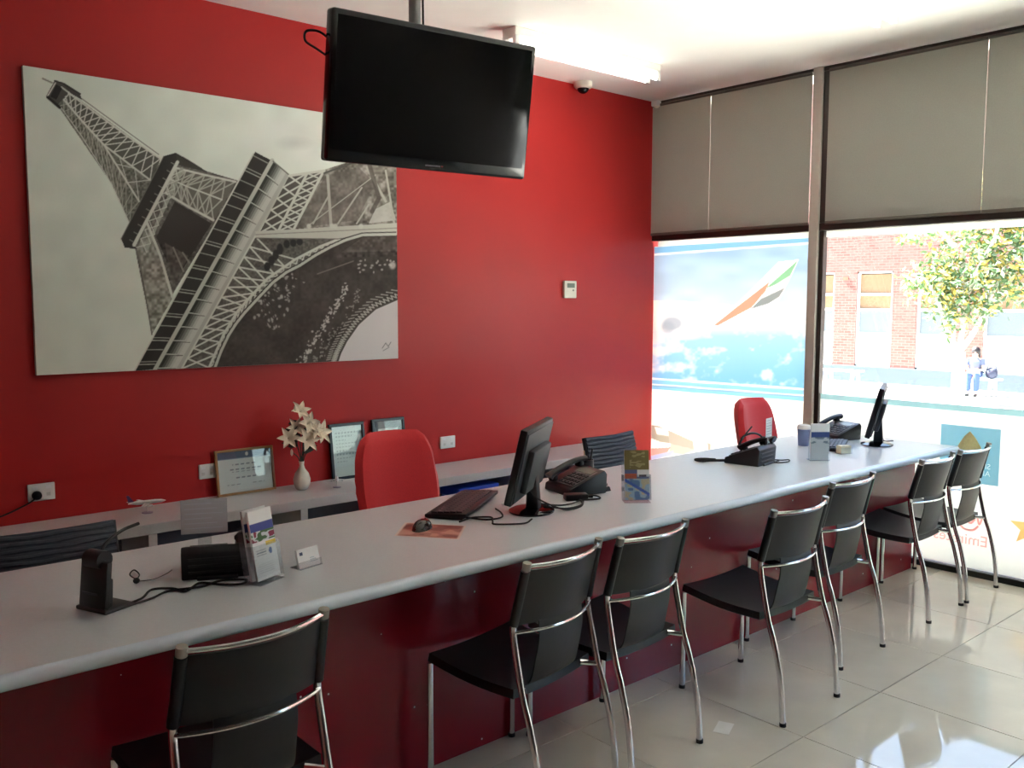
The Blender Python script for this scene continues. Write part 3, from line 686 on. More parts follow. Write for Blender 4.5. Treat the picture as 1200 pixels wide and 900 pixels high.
MB().tube(smooth_path([(-.43, .10, -.62), (-.49, .09, -.60), (-.535, .09, -.58), (-.53, .09, -.545), (-.48, .09, -.535), (-.43, .10, -.55)]), .005, 6).build('loose_cable', RUBBER, tv)

# ================================================================== CEILING FITTINGS
TUBEM = mat('fluorescent_tube_glass', (250, 248, 240), .3, var=.01)
_pb = TUBEM.node_tree.nodes['Principled BSDF']; _pb.inputs['Emission Color'].default_value = (1, .95, .86, 1); _pb.inputs['Emission Strength'].default_value = 1.9      # the lamps are lit
def batten(loc, label):
    t = thing('fluorescent_batten', label, 'light fitting', loc, 0, 'white twin fluorescent battens on the ceiling')
    MB().prism([(-.055, 0), (.055, 0), (.055, -.045), (.03, -.062), (-.03, -.062), (-.055, -.045)], -.635, .635, 'x', bev=.003).build('body', mat('white_enamel', (240, 238, 230), .4, var=.01), t)
    for s in (-1, 1):
        MB().tube([(-.6, s*.045, -.088), (.6, s*.045, -.088)], .0145, 12).build('tube', TUBEM, t)
        for e_ in (-1, 1): MB().box(e_*.618-.016, e_*.618+.016, s*.045-.014, s*.045+.014, -.106, -.046, bev=.003).build('lampholder', WPLAST, t)
    return t
batten((-1.50, -.70, ZT-.001), 'white fluorescent batten on ceiling right of the television')
batten((-1.54, -2.30, ZT-.001), 'white fluorescent batten at top picture edge above the visitor chairs')
dc = thing('dome_camera', 'small white dome security camera in the ceiling corner above red wall', 'camera', (-.90, -.085, ZT-.001))
MB().lathe([(.066, 0), (.066, -.028), (.058, -.04), (.046, -.044)], 24).build('housing', IVORY, dc)
MB().sphere((0, 0, -.042), .042, (1, 1, .9), 18, 10).build('dark_dome', GLOSSB, dc)
dt = thing('motion_sensor', 'tiny white sensor in the ceiling corner above the brown blind', 'sensor', (-.06, -.05, ZT-.001))
MB().box(-.03, .03, -.03, .03, -.045, 0, bev=.012, seg=3).build('sensor_body', WPLAST, dt); MB().sphere((0, -.006, -.045), .02, (1, 1, .6)).build('lens', IVORY, dt)

# ================================================================== PICTURE OF THE TOWER
cv2 = Canvas(15, 60, 480, 450, 3, (206, 208, 200))
pxs = [(15, 60), (480, 60), (480, 450), (15, 450)]
cv2.tint(pxs, lambda X, Y: np.array([226, 234, 222])+np.clip((X-100)/360, 0, 1)[:, None]*np.array([12, 8, 12]))
for bx_, by_, rx, ry in ((330, 150, 60, 26), (360, 180, 50, 24), (300, 170, 30, 18), (400, 150, 60, 40)): cv2.blob(bx_, by_, rx, ry, (238, 238, 234), .55, .9)
cv2.blob(345, 168, 26, 10, (200, 202, 198), .5, .9)
cv2.noise(pxs, 5, 22)
DK, MD, LTc = (58, 54, 50), (112, 110, 102), (216, 218, 208)
def lerp(p, q, t): return (p[0]+(q[0]-p[0])*t, p[1]+(q[1]-p[1])*t)
def lattice(A, B, n, w=1.0, col=LTc, cross=True, rungs=False):
    """A, B = polylines (two chords); zig-zag between them"""
    def at(P, t):
        k = t*(len(P)-1); i = min(int(k), len(P)-2); return lerp(P[i], P[i+1], k-i)
    for k in range(n):
        a0, a1, b0, b1 = at(A, k/n), at(A, (k+1)/n), at(B, k/n), at(B, (k+1)/n)
        cv2.line([a0, b1], w, col)
        if cross: cv2.line([b0, a1], w, col)
        if rungs: cv2.line([a0, b0], w, col)
# upper spire
spire = [(70, 124), (74, 103), (186, 186), (172, 250), (151, 260)]
cv2.poly([(68, 124), (74, 103), (188, 186), (166, 262), (152, 262), (131, 216)], (118, 118, 108))
cv2.noise([(68, 124), (74, 103), (188, 186), (166, 262), (152, 262), (131, 216)], 34, 2.2)
L1 = [(70, 124), (96, 160), (131, 216), (152, 262)]; Mid = [(75, 117), (98, 144), (122, 170), (163, 236)]; Mid2 = [(75, 117), (98, 144), (122, 170), (176, 211)]; R1 = [(74, 104), (110, 131), (150, 160), (188, 186)]
cv2.poly([(75, 117), (74, 104), (150, 160), (188, 186), (176, 211), (122, 170)], (96, 96, 88))
lattice(Mid2, R1, 15, 1.3); lattice(L1, Mid, 16, .9, (180, 180, 168)); lattice(Mid, Mid2, 9, .9)
for P_, w_ in ((L1, 1.0), (Mid, 2.0), (Mid2, 2.0), (R1, 2.0)): cv2.line(P_, w_, LTc)
cv2.line([(80, 104), (150, 155), (186, 181)], .9, MD)
cv2.poly([(54, 113), (64, 94.5), (75, 98), (82, 106), (66, 125)], (88, 86, 80)); cv2.line([(50, 92), (61, 97)], 2, (150, 152, 140)); cv2.line([(65, 97), (55, 114)], 1.6, LTc); cv2.line([(56, 114), (70, 126)], 3.4, DK); cv2.poly([(75, 98), (93.7, 110), (96, 117), (82, 109)], (80, 76, 72)); cv2.line([(72, 102), (84, 111)], 1.6, LTc); cv2.line([(64, 94.5), (75, 98), (94, 110)], 1.6, (60, 58, 54))
cv2.poly([(66, 99), (73, 103), (66, 117), (59, 113)], (50, 46, 44))
# shaft between second and first platform
shaft = [(158, 290), (207, 190), (280, 212), (252, 262), (205, 340), (178, 392), (168, 340)]
cv2.poly(shaft, (104, 100, 94)); cv2.noise(shaft, 26, 4); cv2.noise(shaft, 20, 1.6)
cv2.poly([(160, 294), (172, 262), (188, 300), (203, 348), (178, 392), (163, 305)], (150, 148, 138)); cv2.noise([(160, 294), (172, 262), (188, 300), (203, 348), (178, 392), (163, 305)], 46, 3.2)
cv2.poly([(205, 236), (248, 262), (221, 304), (206, 330), (183, 278)], (64, 58, 54))
cv2.poly([(193, 284), (221, 300), (206, 332), (200, 330)], (104, 98, 92), .8); cv2.noise([(186, 282), (221, 300), (206, 334), (198, 330)], 24, 3)
for a, c in (((203, 290), (215, 318)), ((214, 296), (222, 308))): cv2.line([a, c], 2, (150, 146, 138))
TU = [(207, 197), (240, 205), (276, 213)]; TM_ = [(200, 210), (218, 218), (260, 234)]; TL = [(194, 226), (222, 243), (250, 258)]
cv2.poly([(207, 194), (277, 212), (250, 260), (194, 227)], (112, 108, 100)); lattice(TU, TM_, 6, 1.6, (186, 186, 174), rungs=True); lattice(TM_, TL, 6, 1.6, (186, 186, 174), rungs=True)
for P_, w_ in ((TU, 2.4), (TM_, 1.8), (TL, 2.8)): cv2.line(P_, w_, LTc)
cv2.line([(213, 198), (184, 262), (172, 292)], 4, (170, 172, 160)); cv2.line([(172, 260), (188, 300), (202, 348)], 3, LTc); cv2.line([(160, 292), (164, 306), (178, 392)], 1.4, MD)
lattice([(205, 196), (160, 290)], [(214, 200), (172, 296)], 9, 1.0)
# second platform
cv2.poly([(142, 280), (192, 183), (206, 179), (208, 190), (157, 286), (160, 292), (146, 290)], (62, 58, 54)); cv2.poly([(206, 179), (222, 188), (244, 202), (208, 193)], (70, 66, 60))
cv2.line([(157, 287), (208, 190)], 4, LTc)
for k in range(11): p = lerp((152, 281), (203, 186), k/10.5); cv2.line([p, (p[0]+4, p[1]+2.2)], .9, (160, 160, 150))
cv2.line([(142, 280), (192, 183)], 1.0, (120, 120, 112))
# first platform
cv2.poly([(299, 178), (318, 188), (180, 433), (157, 435)], (58, 54, 50))
for k in range(18):
    p, q = lerp((299, 178), (158, 434), (k+.3)/18), lerp((316, 187), (178, 433), (k+.3)/18)
    cv2.line([p, q], 1.1, (170, 172, 162))
    if k % 2: cv2.line([(p[0]-1.8, p[1]+3.2), (q[0]-1.8, q[1]+3.2)], 1.1, (190, 192, 180))
cv2.line([(297, 180), (158, 434)], 1.8, LTc)
pan_a, pan_b = [(319, 189), (182, 433)], [(339, 206), (213, 432)]
NP = 15
for k in range(NP):
    a0, a1 = lerp(*pan_a, k/NP), lerp(*pan_a, (k+1)/NP); b0, b1 = lerp(*pan_b, k/NP), lerp(*pan_b, (k+1)/NP)
    for j in range(10):
        s0, s1 = j/10, (j+1)/10; g = 56+150*min(1, max(0, (s0-.12)/.42)); g = g if s0 < .8 else 186
        cv2.poly([lerp(a0, b0, s0), lerp(a0, b0, s1+.02), lerp(a1, b1, s1+.02), lerp(a1, b1, s0)], (g, g+1, g-6))
    cv2.line([a1, lerp(a1, b1, .75)], 1.3, (70, 66, 62)); cv2.line([(a1[0]+.8, a1[1]-1.6), (lerp(a1, b1, .5)[0]+.8, lerp(a1, b1, .5)[1]-1.6)], 1.0, LTc)
cv2.line([(319, 188), (181, 434)], 4.6, (196, 198, 188)); cv2.line([(339, 206), (213, 432)], 2.4, (196, 198, 188)); cv2.line([(320, 189), (340, 206)], 1.4, (110, 108, 100))
# rear legs, upper right
ur = [(340, 206), (380, 199), (420, 186), (470, 180), (470, 266), (345, 270)]
cv2.poly(ur, (138, 132, 124)); cv2.noise(ur, 40, 9); cv2.noise(ur, 34, 2.6)
cv2.poly([(381, 206), (420, 196), (440, 215), (418, 258), (345, 268)], (104, 96, 90), .55); cv2.poly([(440, 245), (458, 236), (464, 258), (432, 262)], (214, 212, 206), .8)
for a, c, w_ in (((384, 206), (388, 265), 3.4), ((367, 262), (386, 228), 2), ((396, 262), (424, 220), 2), ((418, 262), (432, 240), 2), ((430, 196), (452, 236), 3), ((362, 264), (440, 205), 1.2), ((452, 200), (462, 262), 2.4)): cv2.line([a, c], w_, (190, 188, 178))
cv2.line([(432, 190), (444, 232), (436, 248)], 5, (84, 76, 70), .7)
cv2.poly([(339, 206), (380, 200), (344, 269), (304, 273)], (92, 88, 82)); lattice([(339, 206), (304, 273)], [(360, 203), (326, 271)], 5, 2.0); lattice([(360, 203), (326, 271)], [(379, 201), (344, 269)], 8, 1.8)
for P_ in ([(339, 206), (380, 200)], [(379, 201), (344, 269)], [(360, 203), (326, 271)]): cv2.line(P_, 3.0, LTc)
cv2.line([(380, 203), (410, 192), (470, 176)], 2.2, (90, 88, 82))
# arch spandrel
ARO = [(464, 274.5), (425, 275.4), (406, 281), (388.3, 289), (370, 299), (351.7, 311), (336, 319), (320, 331), (303, 349), (286.7, 366.7), (277, 379), (268, 393), (259, 412), (252, 431)]
sp_poly = [(299, 276), (213, 432), (252, 431), (259, 412), (268, 393), (286, 366), (320, 331), (352, 310), (388, 288), (425, 275), (345, 270)]
cv2.poly(sp_poly, (100, 96, 90)); cv2.noise(sp_poly, 20, 2)
inner = [(398, 280), (375, 289), (346, 304), (314, 326), (296, 345), (279, 364), (262, 392), (245, 431)]
lattice([(299, 277), (213, 432)], inner[2:], 13, 1.9); cv2.line([lerp((299, 277), (213, 432), k/12) for k in range(13)], 2, LTc)
for k in range(7):
    p = lerp((318, 292), (286, 336), k/6.5) if k < 4 else lerp((326, 286), (345, 283), (k-4)/2.5)
    cv2.blob(p[0]+10, p[1], 4.2, 7.5-k*.5, (48, 46, 44), .95, .25)
band = [(p[0]+3, p[1]+4) for p in inner]
cv2.line(inner, 3.0, LTc); 
for k in range(len(inner)-1): cv2.poly([inner[k], inner[k+1], (ARO[min(len(ARO)-1, 2*k+1)])], (150, 150, 140), .5)
lattice(inner, ARO[2:], 26, 1.3); cv2.line(inner, 2.4, LTc)
# horizontal girder
cv2.poly([(299, 271), (345, 268.5), (470, 261), (470, 274), (425, 276), (396, 280), (300, 279)], (206, 206, 196)); cv2.line([(300, 275), (470, 267)], 1.0, (150, 148, 140)); cv2.line([(300, 279), (396, 280), (425, 276)], 1.0, (120, 116, 110))
for x_ in (362, 389, 393, 423): cv2.blob(x_, 265, 3.4, 3.6, LTc, .9, .4)
# dark soffit under the arch, with specks of daylight
dark = ARO+[(252, 434), (400, 434), (396, 424), (399, 414), (406, 400), (420, 380), (440, 362), (470, 349), (470, 274)]
cv2.poly(dark, (72, 64, 60)); cv2.noise(dark, 10, 12); cv2.noise(dark, 8, 3)
cv2.poly([(425, 278), (470, 277), (470, 294), (400, 296)], (104, 96, 90), .7); cv2.noise([(425, 278), (470, 277), (470, 300), (392, 302)], 22, 3)
rs = np.random.default_rng(3)
for _ in range(60):
    t, q = rs.random(), rs.random(); c_ = lerp((345, 320), (312, 380), t); x_, y_ = c_[0]+(q-.5)*30-3, c_[1]+(q-.5)*22
    cv2.blob(x_, y_, rs.uniform(1.2, 3.2), rs.uniform(1.2, 3.2), (188, 184, 178), .8, .5)
lattice([(352, 316), (314, 340), (304, 366)], [(357, 330), (330, 366), (316, 392)], 7, 1.2, (66, 60, 56))
for _ in range(22): cv2.blob(rs.uniform(420, 462), rs.uniform(302, 320), rs.uniform(1, 2.6), rs.uniform(1, 2), (196, 190, 184), .8, .5)
cv2.blob(460, 311, 5, 6, (214, 210, 204), .8, .5); cv2.line([(372, 321), (414, 306)], 1.4, (128, 120, 112))
ARI = [(470, 349), (440, 362), (420, 380), (406, 400), (399, 414), (395, 426)]
def offs(P, d):
    out = []
    for i, p in enumerate(P):
        a, c = P[max(0, i-1)], P[min(len(P)-1, i+1)]; n = np.array([a[1]-c[1], c[0]-a[0]], float); n /= np.hypot(*n)+1e-9; out.append((p[0]+n[0]*d, p[1]+n[1]*d))
    return out
sgn = 1 if offs(ARI, 5)[2][0] < ARI[2][0] else -1
lattice(offs(ARI, sgn*2), offs(ARI, sgn*7), 34, 1.2, (190, 186, 180), cross=False, rungs=True); lattice(offs(ARI, sgn*9), offs(ARI, sgn*13), 26, 1.2, (176, 172, 166), cross=False)
for _ in range(150):
    t = rs.random(); p = lerp((408, 334), (354, 424), t); cv2.blob(p[0]+rs.normal(0, 2.2), p[1]+rs.normal(0, 2.2), rs.uniform(.8, 2.0), rs.uniform(.8, 2.0), (206, 202, 196), .85, .5)
for _ in range(90):
    t = rs.random(); p = lerp((424, 340), (368, 424), t); cv2.blob(p[0]+rs.normal(0, 3), p[1]+rs.normal(0, 3), rs.uniform(.8, 1.8), rs.uniform(.8, 1.6), (160, 156, 150), .8, .5)
cv2.poly(ARI+[(396, 434), (475, 430), (475, 349)], (222, 216, 218)); cv2.line(ARI, 1.6, (84, 78, 74)); cv2.line(ARO, 3.0, (206, 208, 198)); cv2.line(offs(ARO, 2.4), 1.2, (60, 56, 52))
cv2.line([(448, 408), (452, 402), (455, 406), (458, 401)], .8, (130, 128, 130)); cv2.line([(449, 411), (456, 407)], .7, (140, 138, 140))
def tower_col(u, v, P): px, py = project_arr(P); return cv2.sample(px, py)
PX0, PX1, PZ0, PZ1 = -4.4844, -2.449, 1.2849, 2.7007
pic = thing('canvas_picture', 'large black and white canvas print of an iron lattice tower', 'picture', (0, 0, 0))
MB().box(PX0, PX1, -.0295, -.002, PZ0, PZ1, bev=.003, seg=1).build('stretched_canvas', mat('canvas_edge', (190, 192, 186), .8), pic, False)
print_sheet('printed_face', (PX0+.001, -.0301, PZ0+.001), (PX1-PX0-.002, 0, 0), (0, 0, PZ1-PZ0-.002), 560, 400, tower_col, print_mat('canvas_print', .62, spec=.25), pic)

# ================================================================== THINGS ON THE RED WALL
th = thing('wall_thermostat', 'small ivory thermostat controller on red wall', 'thermostat', (-.946, 0, 1.725))
MB().box(-.062, .062, -.024, -.0005, -.062, .062, bev=.006, seg=3).build('case', IVORY, th); MB().box(-.036, .04, -.0252, -.0238, .012, .044).build('display', mat('lcd_grey', (116, 128, 112), .3), th, False)
MB().box(.018, .032, -.027, -.0236, -.012, .0, bev=.001, seg=1).build('button', mat('grey_button', (130, 130, 124), .4), th, False); MB().box(-.05, .05, -.0255, -.0236, -.05, -.02, bev=.001, seg=1).build('cover_flap', IVORY, th, False)
def plate(x, z, w, h, label, plug=False):
    t = thing('wall_socket', label, 'socket', (x, 0, z), 0, 'white electrical plates along red wall')
    MB().box(-w/2, w/2, -.012, -.0005, -h/2, h/2, bev=.003, seg=2).build('cover_plate', WPLAST, t)
    for s in (-.25, .25): MB().box(s*w-.012, s*w+.012, -.0135, -.0115, -.004+h*.22, .012+h*.22, bev=.0008, seg=1).build('switch', PAPER, t, False)
    for s in (-.25, .25):
        if plug and s < 0: continue
        MB().box(s*w-.009, s*w+.009, -.0125, -.0115, -.02, -.004).build('outlet', mat('socket_slot', (206, 206, 202), .5), t, False)
    if plug:
        p = MB().lathe([(.02, 0), (.022, .012), (.018, .03), (.008, .036)], 16, Matrix.Translation((-.024, -.012, -.012)) @ Matrix.Rotation(PI/2, 4, 'X')).build('plug', RUBBER, t)
        MB().tube(smooth_path([(-.024, -.042, -.014), (-.09, -.045, -.05), (-.25, -.05, -.095), (-.6, -.05, -.12), (-.75, -.05, -.15)]), .004, 6).build('plug_cable', RUBBER, t)
    return t
plate(-4.48, .727, .118, .082, 'white double socket with black plug at far left of red wall', True)
plate(-3.668, .727, .09, .078, 'white wall plate beside the gold framed certificate')
plate(-2.052, .722, .118, .078, 'white wall plate right of the large red chair')
plate(-1.26, .722, .118, .078, 'white wall plate mostly hidden behind the near monitor')

# ================================================================== THINGS ON THE BACK SHELF (z .587)
ZS = .588
def framed(name, label, x0, x1, h, fw, fm, y, lean, colfn, depth=.018):
    w = x1-x0; t = thing(name, label, 'picture frame', ((x0+x1)/2, y, ZS), 0, 'framed certificates on the back shelf', rot=(-lean, 0, 0))
    b = MB(); b.box(-w/2, w/2, 0, depth, 0, fw, bev=.002, seg=1).box(-w/2, w/2, 0, depth, h-fw, h, bev=.002, seg=1).box(-w/2, -w/2+fw, 0, depth, fw, h-fw, bev=.002, seg=1).box(w/2-fw, w/2, 0, depth, fw, h-fw, bev=.002, seg=1)
    b.build('frame', fm, t, False)
    MB().box(-w/2+.004, w/2-.004, depth*.7, depth*.95, .004, h-.004).build('backing', DGREYP, t, False)
    print_sheet('certificate', (-w/2+fw*.8, depth*.62, fw*.8), (w-fw*1.6, 0, 0), (0, 0, h-fw*1.6), 60, 60, colfn, print_mat('certificate_print', .6), t)
    MB().box(-w/2+fw*.9, w/2-fw*.9, depth*.3, depth*.4, fw*.9, h-fw*.9).build('glass', CLEAR, t, False)
    return t
def cert_a(u, v, P):
    c = np.ones(u.shape+(3,))*np.array([226, 230, 234.])
    c[(v > .82)] = (96, 112, 142); c[(v > .8) & (v <= .82)] = (150, 164, 190); c[(np.hypot((u-.55)*1.5, v-.91) < .045)] = (220, 224, 230)
    for vv, a, bq in ((.68, .28, .72), (.56, .2, .8), (.5, .25, .75), (.36, .3, .7), (.2, .15, .4), (.2, .6, .85)): c[(abs(v-vv) < .014) & (u > a) & (u < bq) & ((u*40).astype(int) % 4 != 0)] = (150, 156, 166)
    return c
def cert_b(u, v, P):
    c = np.ones(u.shape+(3,))*np.array([214, 222, 226.])
    for k in range(9): c[(abs(v-.86+k*.07) < .012) & (u > .14) & (u < .86-.2*(k % 3)) & ((u*50).astype(int) % 5 != 0)] = (168, 178, 186)
    return c
def cert_c(u, v, P):
    c = np.ones(u.shape+(3,))*np.array([112, 116, 128.]); i = (u > .16) & (u < .84) & (v > .16) & (v < .84); c[i] = (228, 228, 232)
    c[i & (np.hypot((u-.35), v-.66) < .05)] = (120, 110, 120)
    for k in range(5): c[(abs(v-.7+k*.1) < .014) & (u > .4-.1*(k > 1)) & (u < .76) & ((u*50).astype(int) % 5 != 0)] = (150, 152, 164)
    return c
GOLD = mat('gold_wood_frame', (158, 116, 66), .35, var=.2, scale=12); BLKFR = mat('black_frame', (20, 20, 24), .3)
framed('certificate_frame', 'gold framed landscape certificate leaning on red wall', -3.632, -3.296, .248, .013, GOLD, -.062, R(8), cert_a)
framed('certificate_frame', 'black framed portrait certificate between flowers and red chair', -2.935, -2.695, .33, .017, BLKFR, -.062, R(7), cert_b)
framed('certificate_frame', 'black framed certificate with grey mount just behind the red chair', -2.64, -2.402, .335, .017, BLKFR, -.062, R(7), cert_c)
# vase with lilies
vs2 = thing('flower_vase', 'small white vase holding cream artificial lilies on the shelf', 'vase', (-3.19, -.16, ZS))
MB().lathe([(.024, 0), (.034, .006), (.046, .035), (.048, .06), (.038, .092), (.019, .118), (.013, .138), (.016, .16), (.013, .158), (.009, .13)], 24).build('vase', mat('cream_ceramic', (222, 214, 198), .25, var=.08), vs2)
LEAF = mat('dark_artificial_leaf', (50, 58, 42), .6, var=.2); PETAL = mat('cream_petal', (226, 210, 188), .6, var=.08, scale=30)
heads = [(.02, -.035, .37, 1.0), (-.015, -.02, .44, .85), (-.095, -.03, .30, .9), (.0, -.06, .285, 1.05), (.095, -.03, .315, 1.1), (-.045, -.02, .35, .8), (.05, -.05, .33, .8)]
def lily(c, s, dirv):
    d = Vector(dirv).normalized(); a = d.orthogonal().normalized(); q = d.cross(a); b = MB(); c = Vector(c)
    for k in range(6):
        an = 2*PI*k/6+.2; o_ = a*math.cos(an)+q*math.sin(an); sd = d.cross(o_)
        L = .074*s; wd = .019*s
        def pet(u, v, o_=o_, sd=sd): return c+o_*(L*v*(.35+.65*v))+d*(.045*s*v*(1.35-.75*v))+sd*((u-.5)*2*wd*math.sin(PI*min(1, .12+.88*v))**.8)-d*.006*s*(1-(2*u-1)**2)
        b.sheet(pet, 4, 6)
    return b
for hx, hy, hz, s in heads:
    dv = (hx*3+.05, -.8, .35+(hz-.33)*2); lily((hx, hy, hz), s, dv).build('lily', PETAL, vs2)
    MB().tube(smooth_path([(0, 0, .05), (hx*.15, 0, .17), (hx*.6, hy*.5+.01, hz-.08), (hx, hy, hz)]), .0028, 6).build('stem', LEAF, vs2)
for k in range(16):
    a = random.uniform(0, 2*PI); z = random.uniform(.2, .38); L = random.uniform(.06, .1); o_ = Vector((math.cos(a), math.sin(a)*.5, random.uniform(-.1, .6))).normalized(); sd = o_.cross(Vector((0, 1, .2))).normalized(); p0 = Vector((math.cos(a)*.015, .01+math.sin(a)*.01, z))
    if (p0+o_*L).y > .11: continue
    MB().sheet(lambda u, v: p0+o_*(L*v)+sd*((u-.5)*.032*math.sin(PI*min(1, .1+.9*v)))+Vector((0, 0, -.02*v*v)), 2, 5).build('leaf', LEAF, vs2)
for bx2, bz in ((-.075, .20), (-.05, .44), (.08, .26)): MB().lathe([(.001, 0), (.008, .012), (.007, .03), (.001, .04)], 8, Matrix.Translation((bx2, -.03, bz))).build('bud', PETAL, vs2)
# model aircraft
def plane_model(loc, rz, s, label, bodym, tailm):
    t = thing('model_aeroplane', label, 'model aeroplane', loc, rz, 'model aeroplanes on the back shelf')
    T_ = Matrix.Scale(s, 4); z = .062
    MB().lathe([(.001, -.1), (.006, -.085), (.0115, -.055), (.0125, .04), (.010, .075), (.004, .095), (.001, .1)], 12, T_ @ Matrix.Translation((0, 0, z)) @ Matrix.Rotation(PI/2, 4, 'Y')).build('fuselage', bodym, t)
    for sg in (-1, 1):
        MB().prism([(.025, sg*.008), (-.03, sg*.1), (-.045, sg*.1), (-.015, sg*.008)], z-.006, z-.002, 'z', M=T_).build('wing', bodym, t, False)
        MB().prism([(-.075, sg*.004), (-.095, sg*.036), (-.104, sg*.036), (-.095, sg*.004)], z+.002, z+.004, 'z', M=T_).build('tailplane', bodym, t, False)
        MB().tube([(.0, sg*.04, z-.014), (.024, sg*.04, z-.014)], .006, 8, M=T_).build('engine', bodym, t)
    MB().prism([(-.068, z+.008), (-.095, z+.045), (-.108, z+.045), (-.098, z+.006)], -.0015, .0015, 'y', M=T_).build('fin', tailm, t, False)
    MB().tube([(0, 0, .006), (0, 0, z-.01)], .0025, 6, M=T_).build('stand_rod', WPLAST, t); MB().lathe([(.03, 0), (.03, .004), (.006, .007)], 16, T_).build('stand_base', mat('lilac_stand', (150, 144, 170), .4), t)
PURP = mat('purple_tail', (86, 60, 110), .4)
plane_model((-4.045, -.17, ZS), R(-12), .88, 'small white model airliner with dark tail at left end of shelf', mat('silver_white_model', (206, 204, 204), .35), PURP)
plane_model((-3.012, -.235, ZS), R(60), .75, 'small white model airliner in front of the portrait certificate', mat('white_model', (220, 222, 226), .35), mat('blue_tail', (90, 96, 150), .4))

# ================================================================== THINGS ON THE COUNTER (z .787)
ZK = ZC+.0005
def desk_phone(loc, rz, label, card=None, cord=False):
    t = thing('desk_phone', label, 'telephone', loc, rz, 'black desk telephones on the counter')      # local: high back at -y, keys face +y
    MB().prism([(-.095, 0), (-.1, .085), (-.085, .103), (.095, .032), (.1, .0)], -.105, .105, 'x', bev=.005).build('body', BLACKP, t)
    def top(y): return .103+(-.085-y)*(.071/.18)
    sl = -math.atan2(.071, .18)
    kp = MB(); kp.box(-.095, .045, -.062, .082, .0005, .004, bev=.001, seg=1, M=Matrix.Translation((0, 0, top(0))) @ Matrix.Rotation(sl, 4, 'X')); kp.build('key_panel', mat('phone_key_panel', (92, 92, 96), .4), t)
    MB().box(-.08, .03, -.064, -.03, .004, .006, M=Matrix.Translation((0, 0, top(0))) @ Matrix.Rotation(sl, 4, 'X')).build('display', mat('phone_display', (120, 130, 124), .25), t, False)
    for r_ in range(4):
        for c_ in range(5): MB().box(-.085+c_*.025, -.067+c_*.025, -.018+r_*.025, -.002+r_*.025, .004, .0085, bev=.001, seg=1, M=Matrix.Translation((0, 0, top(0))) @ Matrix.Rotation(sl, 4, 'X')).build('key', DGREYP, t, False)
    hs = [(.077, -.1, top(-.1)+.026), (.077, -.085, top(-.085)+.034), (.077, -.04, top(-.04)+.045), (.077, .02, top(.02)+.045), (.077, .075, top(.075)+.034), (.077, .095, top(.095)+.026)]
    hp = smooth_path(hs, 4); n = len(hp)
    hnd = MB().tube(hp, .014, 10, radii=[.022-.008*math.sin(PI*i/(n-1)) for i in range(n)], M=Matrix.Translation((.077, 0, 0)) @ Matrix.Diagonal((1.25, 1, .85, 1)) @ Matrix.Translation((-.077, 0, .012)))
    hnd.build('handset', BLACKP, t)
    for yy in (-.07, .07): MB().lathe([(.02, 0), (.022, .012), (.018, .024)], 14, Matrix.Translation((.077, yy, top(yy)+.001))).build('handset_pad', RUBBER, t)
    if card:
        cx, cw, chh, m_ = card
        MB().box(cx-cw/2, cx+cw/2, -.088, -.0865, .142, .142+chh, bev=.0005, seg=1).build('card_holder', m_, t, False)
        MB().box(cx-.02, cx+.02, -.0885, -.0865, .088, .1415).build('holder_stem', ACRYL, t, False)
        for k in range(6): MB().box(cx-cw*.42, cx+cw*(.40-.12*(k % 3)), -.0886, -.0882, .15+chh*(k+.5)/7, .1525+chh*(k+.5)/7).build('printed_line', mat('faint_grey_ink', (170, 176, 186), .6), t, False)
    for k in range(3): MB().box(-.085, .085, -.1015, -.0985, .02+.02*k, .028+.02*k, bev=.001, seg=1).build('rear_ridge', BLACKP, t, False)
    MB().box(-.06, .06, -.108, -.0995, .0, .012, bev=.002, seg=1).build('stand_foot', DGREYP, t, False)
    if cord:
        MB().tube(smooth_path([(.06, .1, .02), (.03, .13, .008), (.05, .17, .006), (.09, .18, .006), (.11, .14, .006), (.1, .1, .012)]), .006, 8).build('handset_cord', RUBBER, t)
    return t
rz1 = math.atan2(-.075, .164)
desk_phone((-4.455, -1.965, ZK), rz1, 'black desk phone with clear name card at the left end of the counter', (-.035, .135, .105, HAZYACR))
desk_phone((-2.74, -1.855, ZK), R(78), 'black desk phone showing its keypad behind the near monitor')
t3 = desk_phone((-1.515, -1.945, ZK), R(9), 'black desk phone with white card in front of the far red chair', (.03, .075, .10, mat('white_card', (236, 242, 246), .5, trans=.5)))
desk_phone((-.36, -1.80, ZK), R(74), 'black desk phone beside the far monitor')
o = MB().tube(smooth_path([(-1.62, -1.86, .012), (-1.66, -1.80, .008), (-1.70, -1.77, .006), (-1.69, -1.72, .006), (-1.64, -1.74, .006), (-1.62, -1.8, .008)], 6), .007, 8).build('handset_cord', RUBBER, None, True, (0, 0, ZK)); tag(o, 'black handset cord looped beside the phone with white card', 'cord')
# headset microphone on phone 3
o = thing('desk_headset', 'black headset with thin boom resting on the phone with white card', 'headset', (-1.56, -1.955, ZK+.125), R(9))
MB().sphere((.14, -.03, -.02), .028, (.6, 1, 1)).build('ear_pad', RUBBER, o); MB().tube(smooth_path([(-.05, .02, -.02), (-.03, .01, .02), (.03, -.01, .035), (.1, -.02, .02), (.14, -.03, -.01)]), .006, 8).build('headband', BLACKP, o); MB().tube([(-.05, .02, -.015), (-.01, .0, .04), (.03, -.01, .07)], .0045, 6).build('boom', BLACKP, o)
